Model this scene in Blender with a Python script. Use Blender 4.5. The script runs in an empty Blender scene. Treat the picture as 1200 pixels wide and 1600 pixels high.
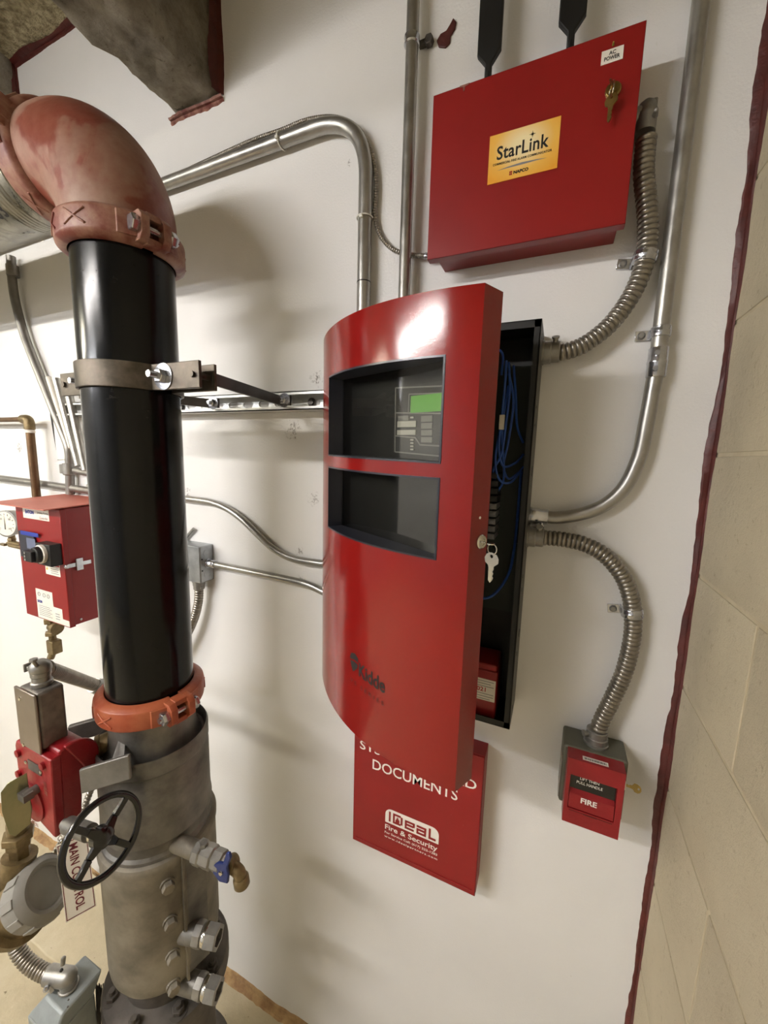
import bpy, bmesh, math, random
from math import sin, cos, pi, radians, sqrt, atan2
from mathutils import Vector, Matrix, noise
random.seed(7)
SC = bpy.context.scene
COL = SC.collection
EYE = 1.76                      # eye height; z below is measured from eye level, EYE is added when objects are linked
DW = 0.80                       # distance from the camera to the back wall (y = 0)
YAW, PITCH, ROLL, FPX = -0.41436963, -0.14282925, 0.02694423, 607.109

# ---------------------------------------------------------------- camera
_f = Vector((sin(YAW)*cos(PITCH), cos(YAW)*cos(PITCH), sin(PITCH)))
_r = Vector((cos(YAW), -sin(YAW), 0)); _u = _r.cross(_f)
_R = cos(ROLL)*_r + sin(ROLL)*_u; _U = -sin(ROLL)*_r + cos(ROLL)*_u
CAM0 = Vector((0, -DW, 0))
cd = bpy.data.cameras.new('camera'); cam = bpy.data.objects.new('camera', cd); COL.objects.link(cam)
m = Matrix((( _R.x, _U.x, -_f.x, 0), (_R.y, _U.y, -_f.y, -DW), (_R.z, _U.z, -_f.z, EYE), (0, 0, 0, 1)))
cam.matrix_world = m
cd.sensor_fit = 'VERTICAL'; cd.sensor_height = 36.0; cd.lens = FPX/1600*36.0
cd.clip_start = 0.02; cd.clip_end = 50
SC.camera = cam

# ---------------------------------------------------------------- world, lights, exposure
w = bpy.data.worlds.new('world'); SC.world = w; w.use_nodes = True
w.node_tree.nodes['Background'].inputs[0].default_value = (0.9, 0.95, 1, 1)
w.node_tree.nodes['Background'].inputs[1].default_value = 0.05
SC.view_settings.view_transform = 'Standard'; SC.view_settings.look = 'None'
SC.view_settings.exposure = 0.0; SC.view_settings.gamma = 1.0
SC.view_settings.use_curve_mapping = False
KEY_TUBE = 165.0
LEFT_TUBE = 160.0    # the next strip light of the same row, further left     # radiance of the tubes in the strip light over the riser
FAR_TUBE = 125.0     # the strip light further back in the room

# ---------------------------------------------------------------- measuring helpers
def ray(px, py): return _f*FPX + _R*(px-600) + _U*(800-py)
def at(px, py, y=0.0): v = ray(px, py); return CAM0 + v*((y+DW)/v.y)
def atx(px, py, x): v = ray(px, py); return CAM0 + v*(x/v.x)
def atz(px, py, z): v = ray(px, py); return CAM0 + v*(z/v.z)
def PD(px, py, d): return CAM0 + ray(px, py)/FPX*d
AX = Vector((-.782, -.275, 0))
def WC(px, py, rr):
    v = ray(px, py); ox, oy = CAM0.x-AX.x, CAM0.y-AX.y
    a = v.x**2+v.y**2; b = 2*(ox*v.x+oy*v.y); c = ox*ox+oy*oy-rr*rr
    s = max(b*b-4*a*c, 0); return CAM0 + v*((-b-sqrt(s))/(2*a))

# ---------------------------------------------------------------- materials
def lin(c):
    return tuple(((x/255)/12.92 if x/255 <= .04045 else ((x/255+.055)/1.055)**2.4) for x in c)
class NT:
    def __init__(s, name):
        s.m = bpy.data.materials.new(name); s.m.use_nodes = True; s.t = s.m.node_tree
        s.b = s.t.nodes['Principled BSDF']
    def n(s, typ, **k):
        x = s.t.nodes.new(typ)
        for a, b in k.items(): setattr(x, a, b)
        return x
    def l(s, a, b): s.t.links.new(a, b)
    def noise(s, scale, detail=4, rough=.6, vec=None, dist=0):
        x = s.n('ShaderNodeTexNoise'); x.inputs['Scale'].default_value = scale
        x.inputs['Detail'].default_value = detail; x.inputs['Roughness'].default_value = rough
        x.inputs['Distortion'].default_value = dist
        s.l(vec or s.coord(), x.inputs['Vector']); return x.outputs['Fac']
    def coord(s):
        if not hasattr(s, '_c'): s._c = s.n('ShaderNodeTexCoord').outputs['Object']
        return s._c
    def ramp(s, fac, stops):
        x = s.n('ShaderNodeValToRGB'); e = x.color_ramp.elements
        while len(e) < len(stops): e.new(.5)
        for i, (p, c) in enumerate(stops):
            e[i].position = p; e[i].color = (*c, 1) if not isinstance(c, (int, float)) else (c, c, c, 1)
        s.l(fac, x.inputs[0]); return x.outputs[0]
    def mix(s, fac, a, b):
        x = s.n('ShaderNodeMix', data_type='RGBA')
        for sock, v in ((x.inputs[0], fac), (x.inputs[6], a), (x.inputs[7], b)):
            if isinstance(v, bpy.types.NodeSocket): s.l(v, sock)
            elif isinstance(v, (int, float)): sock.default_value = v
            else: sock.default_value = (*v, 1)
        return x.outputs[2]
    def math(s, op, a, b=0, clamp=False):
        x = s.n('ShaderNodeMath', operation=op); x.use_clamp = clamp
        for sock, v in ((x.inputs[0], a), (x.inputs[1], b)):
            if isinstance(v, bpy.types.NodeSocket): s.l(v, sock)
            else: sock.default_value = v
        return x.outputs[0]
    def col(s, c):
        if isinstance(c, bpy.types.NodeSocket): s.l(c, s.b.inputs['Base Color'])
        else: s.b.inputs['Base Color'].default_value = (*c, 1)
    def bump(s, h, strength=.3, dist=.002):
        x = s.n('ShaderNodeBump'); x.inputs['Strength'].default_value = strength
        x.inputs['Distance'].default_value = dist; s.l(h, x.inputs['Height'])
        s.l(x.outputs[0], s.b.inputs['Normal'])
    def set(s, **k):
        for a, v in k.items():
            sock = s.b.inputs[a.replace('_', ' ')]
            if isinstance(v, bpy.types.NodeSocket): s.l(v, sock)
            else: sock.default_value = v
        return s
def mk(name, c1, c2=None, scale=20, rough=.5, metal=0, bump=0, bscale=60, bdist=.001, lo=.35, hi=.65, detail=5, coat=0, rvar=0):
    t = NT(name); c1 = lin(c1)
    if c2 is not None:
        f = t.noise(scale, detail); t.col(t.ramp(f, [(lo, c1), (hi, lin(c2))]))
        if rvar:
            t.set(Roughness=t.ramp(f, [(lo, rough), (hi, min(1, rough+rvar))]))
        else: t.set(Roughness=rough)
    else: t.col(c1); t.set(Roughness=rough)
    t.set(Metallic=metal, Coat_Weight=coat)
    if bump: t.bump(t.noise(bscale, 3), bump, bdist)
    return t.m
# painted back wall, with its scuffs and pencil smudges
t = NT('white_wall_paint')
base = t.ramp(t.noise(1.3, 5), [(.3, lin((222, 221, 219))), (.7, lin((231, 230, 228)))])
sep = t.n('ShaderNodeSeparateXYZ'); t.l(t.coord(), sep.inputs[0])
mask = None
for (px, py, rad) in ((458, 672, .040), (494, 592, .030), (468, 862, .020), (470, 905, .02), (490, 780, .03), (292, 770, .03), (545, 255, .01), (30, 700, .05)):
    p = at(px, py)
    dx = t.math('SUBTRACT', sep.outputs[0], p.x); dz = t.math('SUBTRACT', sep.outputs[2], p.z+EYE)
    d = t.math('SQRT', t.math('ADD', t.math('MULTIPLY', dx, dx), t.math('MULTIPLY', dz, dz)))
    k = t.math('SUBTRACT', 1.0, t.math('DIVIDE', d, rad), clamp=True)
    mask = k if mask is None else t.math('MAXIMUM', mask, k)
ns = t.noise(110, 6, .75, dist=.6)
mk_ = t.math('MULTIPLY', t.math('SUBTRACT', t.math('MULTIPLY', ns, t.math('ADD', t.math('MULTIPLY', mask, .45), .75)), .515), 6.0, clamp=True)
mk_ = t.math('MULTIPLY', mk_, t.math('MINIMUM', t.math('MULTIPLY', mask, 4), 1))
spk = t.ramp(t.noise(38, 2, .5), [(.76, 0.), (.80, .35)])
t.col(t.mix(spk, t.mix(t.math('MULTIPLY', mk_, 1.0), base, lin((110, 104, 96))), lin((180, 172, 158)))); t.set(Roughness=.55)
t.bump(t.noise(230, 3), .3, .002)
M_WALL = t.m
t = NT('painted_block')
b1 = t.ramp(t.noise(5, 6), [(.3, lin((192, 180, 152))), (.7, lin((208, 196, 168)))])
pit = t.ramp(t.noise(70, 5, .7), [(.60, 0.), (.68, 1.)])
t.col(t.mix(t.math('MULTIPLY', pit, .45), b1, lin((150, 132, 100)))); t.set(Roughness=.7)
t.bump(t.noise(110, 7, .75), .9, .004); M_CMU = t.m
M_MORTAR = mk('painted_mortar', (176, 162, 134), (190, 178, 150), 20, .8, bump=.4)
t = NT('concrete_floor')
b1 = t.ramp(t.noise(3, 8, .65), [(.3, lin((160, 148, 122))), (.55, lin((186, 174, 147))), (.75, lin((204, 194, 170)))])
sp = t.ramp(t.noise(45, 4, .7), [(.66, 0.), (.7, .8)])
t.col(t.mix(sp, b1, lin((88, 74, 52)))); t.set(Roughness=.8); t.bump(t.noise(60, 6), .5, .003); M_FLOOR = t.m
t = NT('rough_concrete')
b1 = t.ramp(t.noise(14, 8, .7), [(.3, lin((112, 103, 88))), (.5, lin((158, 148, 130))), (.72, lin((190, 180, 160)))])
sp = t.ramp(t.noise(90, 5, .7), [(.6, 0.), (.68, .7)])
t.col(t.mix(sp, b1, lin((96, 84, 64)))); t.set(Roughness=.95); t.bump(t.noise(70, 8, .8), 1, .014); M_BEAM = t.m
M_SPRAY = mk('sprayed_fireproofing', (124, 114, 86), (186, 175, 142), 60, .95, bump=1, bscale=90, bdist=.016)
M_CAULK = mk('firestop_caulk', (66, 22, 18), (86, 33, 27), 25, .5, bump=.6, bscale=50, bdist=.004)
M_CAULK2 = mk('firestop_smear', (92, 34, 27), (150, 108, 94), 60, .6, bump=.6, bscale=60, bdist=.003)
M_DIRT = mk('brown_grout', (140, 108, 76), (176, 146, 104), 30, .9, bump=.8, bscale=60, bdist=.004)
M_RED = mk('red_enamel', (126, 16, 16), (133, 19, 18), 6, .36, bump=.06, bscale=330, bdist=.0006)
M_REDD = mk('red_gloss_door', (122, 20, 18), (128, 23, 20), 5, .14, bump=.14, bscale=420, bdist=.0005)
M_REDBOX = mk('red_document_box', (130, 17, 20), (138, 20, 23), 8, .42, bump=.1, bscale=300, bdist=.0006)
M_REDP = mk('red_cast_paint', (126, 17, 24), (138, 22, 29), 12, .38, bump=.5, bscale=60, bdist=.0015)
M_HOOD = mk('faded_red_hood', (176, 96, 82), (186, 108, 92), 8, .5)
M_ORANGE = mk('orange_coupling_dusty', (106, 42, 30), (148, 110, 92), 22, .5, bump=.4, bscale=70, bdist=.001, lo=.38, hi=.6)
M_ORANGE2 = mk('orange_coupling', (146, 62, 34), (168, 92, 60), 16, .42, bump=.6, bscale=90, bdist=.0015)
t = NT('dusty_orange_elbow')
f1 = t.noise(7, 5, .55, dist=.4); f2 = t.noise(60, 5)
b1 = t.ramp(f1, [(.42, lin((116, 44, 28))), (.45, lin((132, 88, 70))), (.62, lin((152, 126, 108)))])
t.col(t.mix(.25, b1, t.ramp(f2, [(.3, lin((104, 60, 46))), (.7, lin((156, 124, 108)))])))
t.set(Roughness=t.ramp(f1, [(.38, .32), (.5, .6)])); t.bump(f2, .3, .001); M_ELBOW = t.m
t = NT('black_pipe_paint')
sc = t.ramp(t.noise(22, 9, .8), [(.62, 0.), (.70, .6)])
t.col(t.mix(sc, lin((10, 11, 12)), lin((56, 53, 47)))); t.set(Roughness=t.ramp(t.noise(9, 5), [(.3, .14), (.7, .24)]), Specular_IOR_Level=.24)
t.bump(t.noise(40, 4), .12, .001); M_BPIPE = t.m
t = NT('galvanised_pipe')
f1 = t.noise(14, 6, .7, dist=1)
t.col(t.ramp(f1, [(.3, lin((72, 70, 64))), (.6, lin((158, 155, 143)))])); t.set(Metallic=.9, Roughness=t.ramp(f1, [(.3, .22), (.7, .45)]))
t.bump(f1, .2, .002); M_GALV = t.m
M_EMT = mk('conduit_steel', (158, 156, 150), (176, 174, 168), 30, .3, .85, bump=.05, rvar=.12)
M_EMTD = mk('dull_conduit_steel', (134, 131, 126), (150, 147, 141), 30, .38, .8, rvar=.12)
M_FLEX = mk('flexible_conduit_steel', (138, 133, 124), (158, 152, 142), 60, .34, .85)
M_ZINC = mk('bright_zinc', (206, 208, 214), (180, 182, 188), 50, .22, .95)
M_DIE = mk('die_cast_fitting', (140, 138, 134), (160, 158, 152), 40, .42, .75, bump=.2)
M_CHROME = mk('nickel_plate', (210, 206, 196), None, rough=.14, metal=1)
M_BRASS = mk('brass_key', (176, 154, 98), (150, 128, 76), 60, .28, 1)
M_OBRASS = mk('aged_brass', (104, 90, 62), (140, 122, 88), 40, .45, .6, bump=.3)
M_COPPER = mk('brown_copper_pipe', (92, 70, 50), (118, 92, 66), 18, .4, .7)
M_STEEL = mk('brushed_stainless_body', (92, 90, 87), (146, 143, 137), 9, .42, .75, bump=.15, bscale=90, rvar=.15, detail=8)
M_STEELT = mk('dusty_stainless_sleeve', (100, 94, 83), (158, 151, 137), 9, .55, .55, bump=.2, bscale=50, rvar=.15, detail=8)
M_IRON = mk('dark_cast_iron', (74, 70, 66), (104, 98, 92), 14, .55, .5, bump=.4)
M_CLAMP = mk('bare_steel_clamp', (64, 58, 50), (106, 98, 88), 26, .38, .75, bump=.3, bscale=40, rvar=.2)
M_BAR = mk('dark_steel_bar', (74, 72, 70), (90, 88, 86), 20, .4, .8)
M_STRUT = mk('strut_zinc', (200, 200, 197), (216, 216, 212), 40, .38, .6)
M_JBOX = mk('galvanised_box', (150, 154, 156), (176, 180, 182), 24, .34, .8, bump=.1)
M_CASTBOX = mk('cast_grey_box', (106, 102, 98), (132, 127, 121), 40, .5, .6, bump=.5, bscale=70)
M_COVER = mk('steel_cover_plate', (128, 118, 110), (142, 132, 124), 10, .3, .8)
M_GREYPAINT = mk('grey_enamel', (134, 140, 140), (146, 152, 152), 30, .45, .2, bump=.3, bscale=120)
M_GREYBOX = mk('grey_green_back_box', (92, 92, 80), (102, 101, 88), 16, .5, .3)
M_CAP = mk('grey_ribbed_cap', (128, 126, 120), (146, 143, 136), 12, .55)
M_YZINC = mk('yellow_zinc_plate', (128, 128, 98), (160, 148, 116), 9, .32, .85)
M_BLACK = mk('black_enamel', (9, 9, 9), (13, 13, 12), 20, .5)
M_BLACKG = mk('black_gloss', (16, 16, 17), None, rough=.22, coat=.3)
M_BLACKS = mk('black_box_side', (52, 50, 46), (60, 58, 53), 20, .5)
M_NAVY = mk('dark_frame', (34, 36, 46), None, rough=.28)
M_RUBBER = mk('black_rubber', (18, 18, 19), None, rough=.6)
M_WHITE = mk('white_print', (236, 232, 224), None, rough=.5)
M_LABEL = mk('white_label', (232, 228, 218), (222, 216, 204), 30, .45)
M_PRINT = mk('black_print', (22, 20, 20), None, rough=.5)
M_BLUEP = mk('blue_print', (30, 50, 140), None, rough=.5)
M_REDPRINT = mk('red_print', (168, 24, 30), None, rough=.5)
M_MAROON = mk('maroon_print', (104, 22, 40), None, rough=.5)
M_DARKRED = mk('dark_print_on_red', (74, 14, 14), None, rough=.4)
M_YELLOW = mk('yellow_print', (224, 176, 40), None, rough=.5)
M_BLUE = mk('blue_cable', (40, 80, 165), (50, 94, 180), 40, .4)
M_BLUEH = mk('blue_lever', (20, 38, 96), (26, 46, 108), 30, .4, bump=.2)
M_TIE = mk('nylon_tie', (224, 222, 212), None, rough=.4)
M_PAPER = mk('white_board', (222, 221, 217), (228, 227, 223), 10, .7)
M_GREYWALL = mk('grey_block_wall', (158, 158, 160), (168, 168, 170), 8, .8)
M_GREYPLAST = mk('grey_bezel', (136, 136, 132), None, rough=.4)
M_DARKPLAST = mk('charcoal_plastic', (44, 44, 43), (50, 50, 48), 20, .45)
M_BTN = mk('pale_grey_button', (196, 196, 186), None, rough=.5)
M_TERM = mk('terminal_grey', (128, 128, 132), None, rough=.5)
def emit(name, c, s):
    t = NT(name); t.col(c); t.set(Emission_Color=(*c, 1), Emission_Strength=s, Roughness=.3); return t.m
M_TUBE = emit('lit_tube', (1.0, .96, .93), KEY_TUBE); M_TUBE3 = emit('lit_tube_left', (1.0, .94, .77), LEFT_TUBE); M_TUBE2 = emit('lit_tube_far', (.95, .96, 1.0), FAR_TUBE)
M_LCD = emit('green_lcd', lin((84, 150, 50)), .55)
t = NT('dark_glass')
g = t.n('ShaderNodeBsdfGlossy'); g.inputs['Roughness'].default_value = .02; g.inputs['Color'].default_value = (.9, .9, .9, 1)
tr = t.n('ShaderNodeBsdfTransparent'); tr.inputs['Color'].default_value = (.86, .86, .84, 1)
fr = t.n('ShaderNodeLayerWeight'); fr.inputs['Blend'].default_value = .5; frr = t.ramp(fr.outputs['Facing'], [(0, .05), (.45, .09), (.75, .35), (1, 1.)])
mx = t.n('ShaderNodeMixShader'); t.l(frr, mx.inputs[0]); t.l(tr.outputs[0], mx.inputs[1]); t.l(g.outputs[0], mx.inputs[2])
t.l(mx.outputs[0], t.t.nodes['Material Output'].inputs['Surface']); M_GLASS = t.m
t = NT('clear_gauge_glass'); t.set(Roughness=.05, Alpha=.15); M_CLEAR = t.m
t = NT('amber_label')     # printed gradient: cream centre, amber edges
mp = t.n('ShaderNodeMapping'); t.l(t.n('ShaderNodeTexCoord').outputs['Generated'], mp.inputs[0])
mp.inputs['Location'].default_value = (-.5, -.5, -.75); mp.inputs['Scale'].default_value = (1, 1, 1.15)
gr = t.n('ShaderNodeTexGradient', gradient_type='SPHERICAL'); mp2 = t.n('ShaderNodeMapping'); t.l(mp.outputs[0], mp2.inputs[0]); mp2.inputs['Scale'].default_value = (1.5, 0, 1.1)
t.l(mp2.outputs[0], gr.inputs[0])
t.col(t.ramp(gr.outputs['Fac'], [(.0, lin((226, 160, 52))), (.35, lin((232, 182, 84))), (.8, lin((240, 224, 176)))])); t.set(Roughness=.35); M_AMBER = t.m

# ---------------------------------------------------------------- mesh building
def frame(axis):
    a = Vector(axis).normalized(); t = Vector((0, 0, 1)) if abs(a.z) < .9 else Vector((1, 0, 0))
    x = a.cross(t).normalized(); return x, a.cross(x).normalized(), a
def smooth_path(pts, n=10):
    P = [Vector(p) for p in pts]
    if len(P) < 3: return P
    out = []; Q = [P[0]*2-P[1]]+P+[P[-1]*2-P[-2]]
    for i in range(1, len(Q)-2):
        a, b, c, d = Q[i-1:i+3]
        for k in range(n):
            s = k/n
            out.append(.5*((2*b)+(c-a)*s+(2*a-5*b+4*c-d)*s*s+(3*b-a-3*c+d)*s**3))
    out.append(P[-1]); return out
def resample(P, step):
    L = [0]
    for a, b in zip(P, P[1:]): L.append(L[-1]+(b-a).length)
    n = max(2, int(L[-1]/step)); out = []; j = 0
    for i in range(n+1):
        s = L[-1]*i/n
        while j < len(L)-2 and L[j+1] < s: j += 1
        out.append(P[j].lerp(P[j+1], (s-L[j])/max(L[j+1]-L[j], 1e-9)))
    return out
def rounded(pts, rad, n=6):
    P = [Vector(p) for p in pts]; out = [P[0]]
    for i in range(1, len(P)-1):
        a = (P[i-1]-P[i]); b = (P[i+1]-P[i]); rr = min(rad, a.length*.49, b.length*.49)
        p0 = P[i]+a.normalized()*rr; p1 = P[i]+b.normalized()*rr
        for k in range(n+1):
            s = k/n; out.append(p0*(1-s)**2+P[i]*2*s*(1-s)+p1*s*s)
    out.append(P[-1]); return out
class MB:
    def __init__(s): s.v = []; s.f = []; s.flat = False
    def add(s, vs, fs):
        o = len(s.v); s.v += [Vector(v) for v in vs]; s.f += [tuple(i+o for i in f) for f in fs]; return s
    def box(s, x0, x1, y0, y1, z0, z1, M=None):
        vs = [Vector((x, y, z)) for z in (z0, z1) for y in (y0, y1) for x in (x0, x1)]
        if M is not None: vs = [M @ v for v in vs]
        return s.add(vs, [(0, 2, 3, 1), (4, 5, 7, 6), (0, 1, 5, 4), (2, 6, 7, 3), (0, 4, 6, 2), (1, 3, 7, 5)])
    def obox(s, c, ax, ay, az):     # centre and three half-axis vectors
        c = Vector(c); ax, ay, az = Vector(ax), Vector(ay), Vector(az)
        return s.add([c+ax*i+ay*j+az*k for k in (-1, 1) for j in (-1, 1) for i in (-1, 1)],
                     [(0, 2, 3, 1), (4, 5, 7, 6), (0, 1, 5, 4), (2, 6, 7, 3), (0, 4, 6, 2), (1, 3, 7, 5)])
    def prism(s, pts, dep):         # 3-D outline extruded by a vector
        n = len(pts); P = [Vector(p) for p in pts]; d = Vector(dep)
        return s.add(P+[p+d for p in P], [tuple(range(n))[::-1], tuple(range(n, 2*n))]+[(i, (i+1) % n, n+(i+1) % n, n+i) for i in range(n)])
    def lathe(s, prof, p0, axis, n=32, caps=True):
        x, y, a = frame(axis); p0 = Vector(p0); vs = []; fs = []
        for (r, h) in prof:
            for k in range(n):
                g = 2*pi*k/n; vs.append(p0+a*h+(x*cos(g)+y*sin(g))*r)
        for i in range(len(prof)-1):
            for k in range(n): fs.append((i*n+k, i*n+(k+1) % n, (i+1)*n+(k+1) % n, (i+1)*n+k))
        if caps: fs += [tuple(range(n))[::-1], tuple(range((len(prof)-1)*n, len(prof)*n))]
        return s.add(vs, fs)
    def cyl(s, p0, p1, r, r1=None, n=20, caps=True):
        p0, p1 = Vector(p0), Vector(p1); L = (p1-p0).length
        return s.lathe([(r, 0), (r if r1 is None else r1, L)], p0, p1-p0, n, caps)
    def tube(s, pts, r, n=12, caps=True):
        P = [Vector(p) for p in pts]; vs = []; fs = []; x = None
        for i, p in enumerate(P):
            t = (P[min(i+1, len(P)-1)]-P[max(i-1, 0)]).normalized()
            x = frame(t)[0] if x is None else (x-t*x.dot(t)).normalized()
            y = t.cross(x); rr = r[i] if isinstance(r, (list, tuple)) else r
            vs += [p+(x*cos(2*pi*k/n)+y*sin(2*pi*k/n))*rr for k in range(n)]
        for i in range(len(P)-1):
            for k in range(n): fs.append((i*n+k, i*n+(k+1) % n, (i+1)*n+(k+1) % n, (i+1)*n+k))
        if caps: fs += [tuple(range(n))[::-1], tuple(range((len(P)-1)*n, len(P)*n))]
        return s.add(vs, fs)
    def flex(s, pts, r, pitch=.0075, n=16, depth=.16):    # wound metal strip: rounded ribs with tight grooves
        P = resample(smooth_path(pts, 12), pitch/6)
        rr = [r*(1-depth*(1-abs(sin(pi*i/6)))**1.3) for i in range(len(P))]
        return s.tube(P, rr, n)
    def ball(s, c, r, n=16, sc=(1, 1, 1)):
        vs = []; fs = []; c = Vector(c); m_ = n//2
        for i in range(m_+1):
            a = pi*i/m_
            for k in range(n):
                b = 2*pi*k/n; vs.append(c+Vector((sin(a)*cos(b)*sc[0], sin(a)*sin(b)*sc[1], cos(a)*sc[2]))*r)
        for i in range(m_):
            for k in range(n): fs.append((i*n+k, (i+1)*n+k, (i+1)*n+(k+1) % n, i*n+(k+1) % n))
        return s.add(vs, fs)
    def torus(s, c, nrm, R, r, n=36, m=12, a0=0, a1=2*pi):
        x, y, a = frame(nrm); c = Vector(c); full = abs(a1-a0-2*pi) < 1e-6; N = n if full else n+1
        P = [c+(x*cos(a0+(a1-a0)*i/n)+y*sin(a0+(a1-a0)*i/n))*R for i in range(N)]
        vs = []; fs = []
        for i, p in enumerate(P):
            d = (p-c).normalized(); vs += [p+(d*cos(2*pi*k/m)+a*sin(2*pi*k/m))*r for k in range(m)]
        for i in range(N if full else N-1):
            j = (i+1) % N
            for k in range(m): fs.append((i*m+k, i*m+(k+1) % m, j*m+(k+1) % m, j*m+k))
        return s.add(vs, fs)
    def hexnut(s, c, axis, r, h, bore=True):
        x, y, a = frame(axis); s.lathe([(r*.93, 0), (r, h*.12), (r, h*.88), (r*.9, h)], c, axis, 6)
        return s
    def bolt(s, c, axis, r, h=None):     # washer, nut and shank end
        a = Vector(axis).normalized(); c = Vector(c); h = h or r
        s.lathe([(r*1.5, 0), (r*1.5, h*.2)], c, a, 20); s.hexnut(c+a*h*.2, a, r, h*.8)
        s.cyl(c+a*h, c+a*h*1.7, r*.5, n=12); return s
    def text(s, body, o, ux, uz, w, h, off=0.0, bold=0.0, space=1.0, thick=.0003):
        """lettering whose bounding box is w by h, lower left corner at o, along unit vectors ux, uz"""
        cu = bpy.data.curves.new('lettering', 'FONT'); cu.body = body; cu.size = 1; cu.offset = bold
        cu.space_character = space; cu.resolution_u = 3; cu.align_x = 'CENTER'
        ob = bpy.data.objects.new('lettering', cu); COL.objects.link(ob)
        dg = bpy.context.evaluated_depsgraph_get(); me = bpy.data.meshes.new_from_object(ob.evaluated_get(dg))
        bpy.data.objects.remove(ob); bpy.data.curves.remove(cu)
        xs = [v.co.x for v in me.vertices]; ys = [v.co.y for v in me.vertices]
        x0, x1, y0, y1 = min(xs), max(xs), min(ys), max(ys)
        loc = [((v.co.x-x0)/(x1-x0)*w, (v.co.y-y0)/(y1-y0)*h) for v in me.vertices]
        fs = [tuple(p.vertices) for p in me.polygons]; bpy.data.meshes.remove(me)
        if callable(o): vs = [o(a, b) for a, b in loc]
        else: o = Vector(o); vs = [o+Vector(ux)*a+Vector(uz)*b for a, b in loc]
        s.flat = True; return s.add(vs, fs)
    def mesh(s, mat, ang=35, origin=(0, 0, 0)):
        me = bpy.data.meshes.new('mesh'); o = Vector(origin)
        me.from_pydata([tuple(v-o) for v in s.v], [], s.f); me.validate(); me.update()
        bm = bmesh.new(); bm.from_mesh(me); bmesh.ops.recalc_face_normals(bm, faces=bm.faces) if len(bm.faces) > 1 and not s.flat else None
        bm.to_mesh(me); bm.free()
        if s.flat: me.shade_flat(); me.materials.append(mat); return me
        me.shade_smooth(); me.set_sharp_from_angle(angle=radians(ang))
        me.materials.append(mat); return me
def thing(name, label, cat, loc, group=None):
    o = bpy.data.objects.new(name, None); COL.objects.link(o); o.empty_display_size = .05
    o.location = (loc[0], loc[1], loc[2]+EYE); o['label'] = label; o['category'] = cat
    if group: o['group'] = group
    return o
def org(parent):
    v = Vector((0, 0, 0)); p = parent
    while p is not None: v += Vector(p.location); p = p.parent
    return v
def part(name, mb, mat, parent=None, label=None, bev=0, ang=35, kind=None, seg=2):
    base = org(parent) - Vector((0, 0, EYE)) if parent is not None else Vector((0, 0, -EYE))
    me = mb.mesh(mat, ang, base); me.name = name
    o = bpy.data.objects.new(name, me); COL.objects.link(o)
    if parent is not None: o.parent = parent
    if label: o['label'] = label
    if kind: o['kind'] = kind
    if bev:
        b = o.modifiers.new('bevel', 'BEVEL'); b.width = bev; b.segments = seg; b.limit_method = 'ANGLE'; b.angle_limit = radians(40)
    return o
def solo(name, mb, mat, label, cat, group=None, **k):
    o = part(name, mb, mat, None, label, **k); o['category'] = cat
    if group: o['group'] = group
    return o
def struct(name, mb, mat, **k): return part(name, mb, mat, None, kind='structure', **k)
X, Y, Z = Vector((1, 0, 0)), Vector((0, 1, 0)), Vector((0, 0, 1))
FL = -EYE
XR = .23; XL = -4.2; YF = -4.2; CEIL = 1.18

# ================================================================ SETTING
mb = MB().box(XL, XR, 0, .1, FL-.05, CEIL+.1); struct('wall_back', mb, M_WALL)
struct('wall_left', MB().box(XL-.1, XL, YF-.1, .1, FL-.05, CEIL+.1), M_GREYWALL)
struct('wall_front', MB().box(XL, XR, YF-.1, YF, FL-.05, CEIL+.1), M_GREYWALL)
struct('floor', MB().box(XL-.1, XR+.2, YF-.1, .1, FL-.1, FL), M_FLOOR)
wr = struct('wall_right', MB().box(XR+.002, XR+.12, YF, .1, FL-.05, CEIL+.1), M_MORTAR)
def chamfer_block(y0, y1, z0, z1):
    g = .004; c = .0035; x0 = XR+.0025; vs = []
    y0 += g/2; y1 -= g/2; z0 += g/2; z1 -= g/2
    for (x, k) in ((x0+.004, 0), (XR+.0008, c*.4), (XR, c)):
        vs += [(x, y0+k, z0+k), (x, y1-k, z0+k), (x, y1-k, z1-k), (x, y0+k, z1-k)]
    fs = [(8, 9, 10, 11)]
    for r_ in (0, 4): fs += [(r_+i, r_+(i+1) % 4, r_+4+(i+1) % 4, r_+4+i) for i in range(4)]
    return MB().add(vs, fs)
full = {}
for c in range(-9, 6):
    z0 = .016+.2*c; z1 = z0+.2
    if z0 < FL: z0 = FL
    if z1 > CEIL: z1 = CEIL
    y1 = 0.0; y = -.222 if c % 2 == 0 else -.022-.4
    while y1 > -3.0:
        key = (round(y1-y, 3), round(z1-z0, 3))
        if key in full:
            o = full[key][0].copy(); COL.objects.link(o)
            o.location = (0, y-full[key][1], z0-full[key][2])
        else:
            o = part('block', chamfer_block(y, y1, z0, z1), M_CMU, wr); full[key] = (o, y, z0)
        y1 = y; y -= .4
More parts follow.
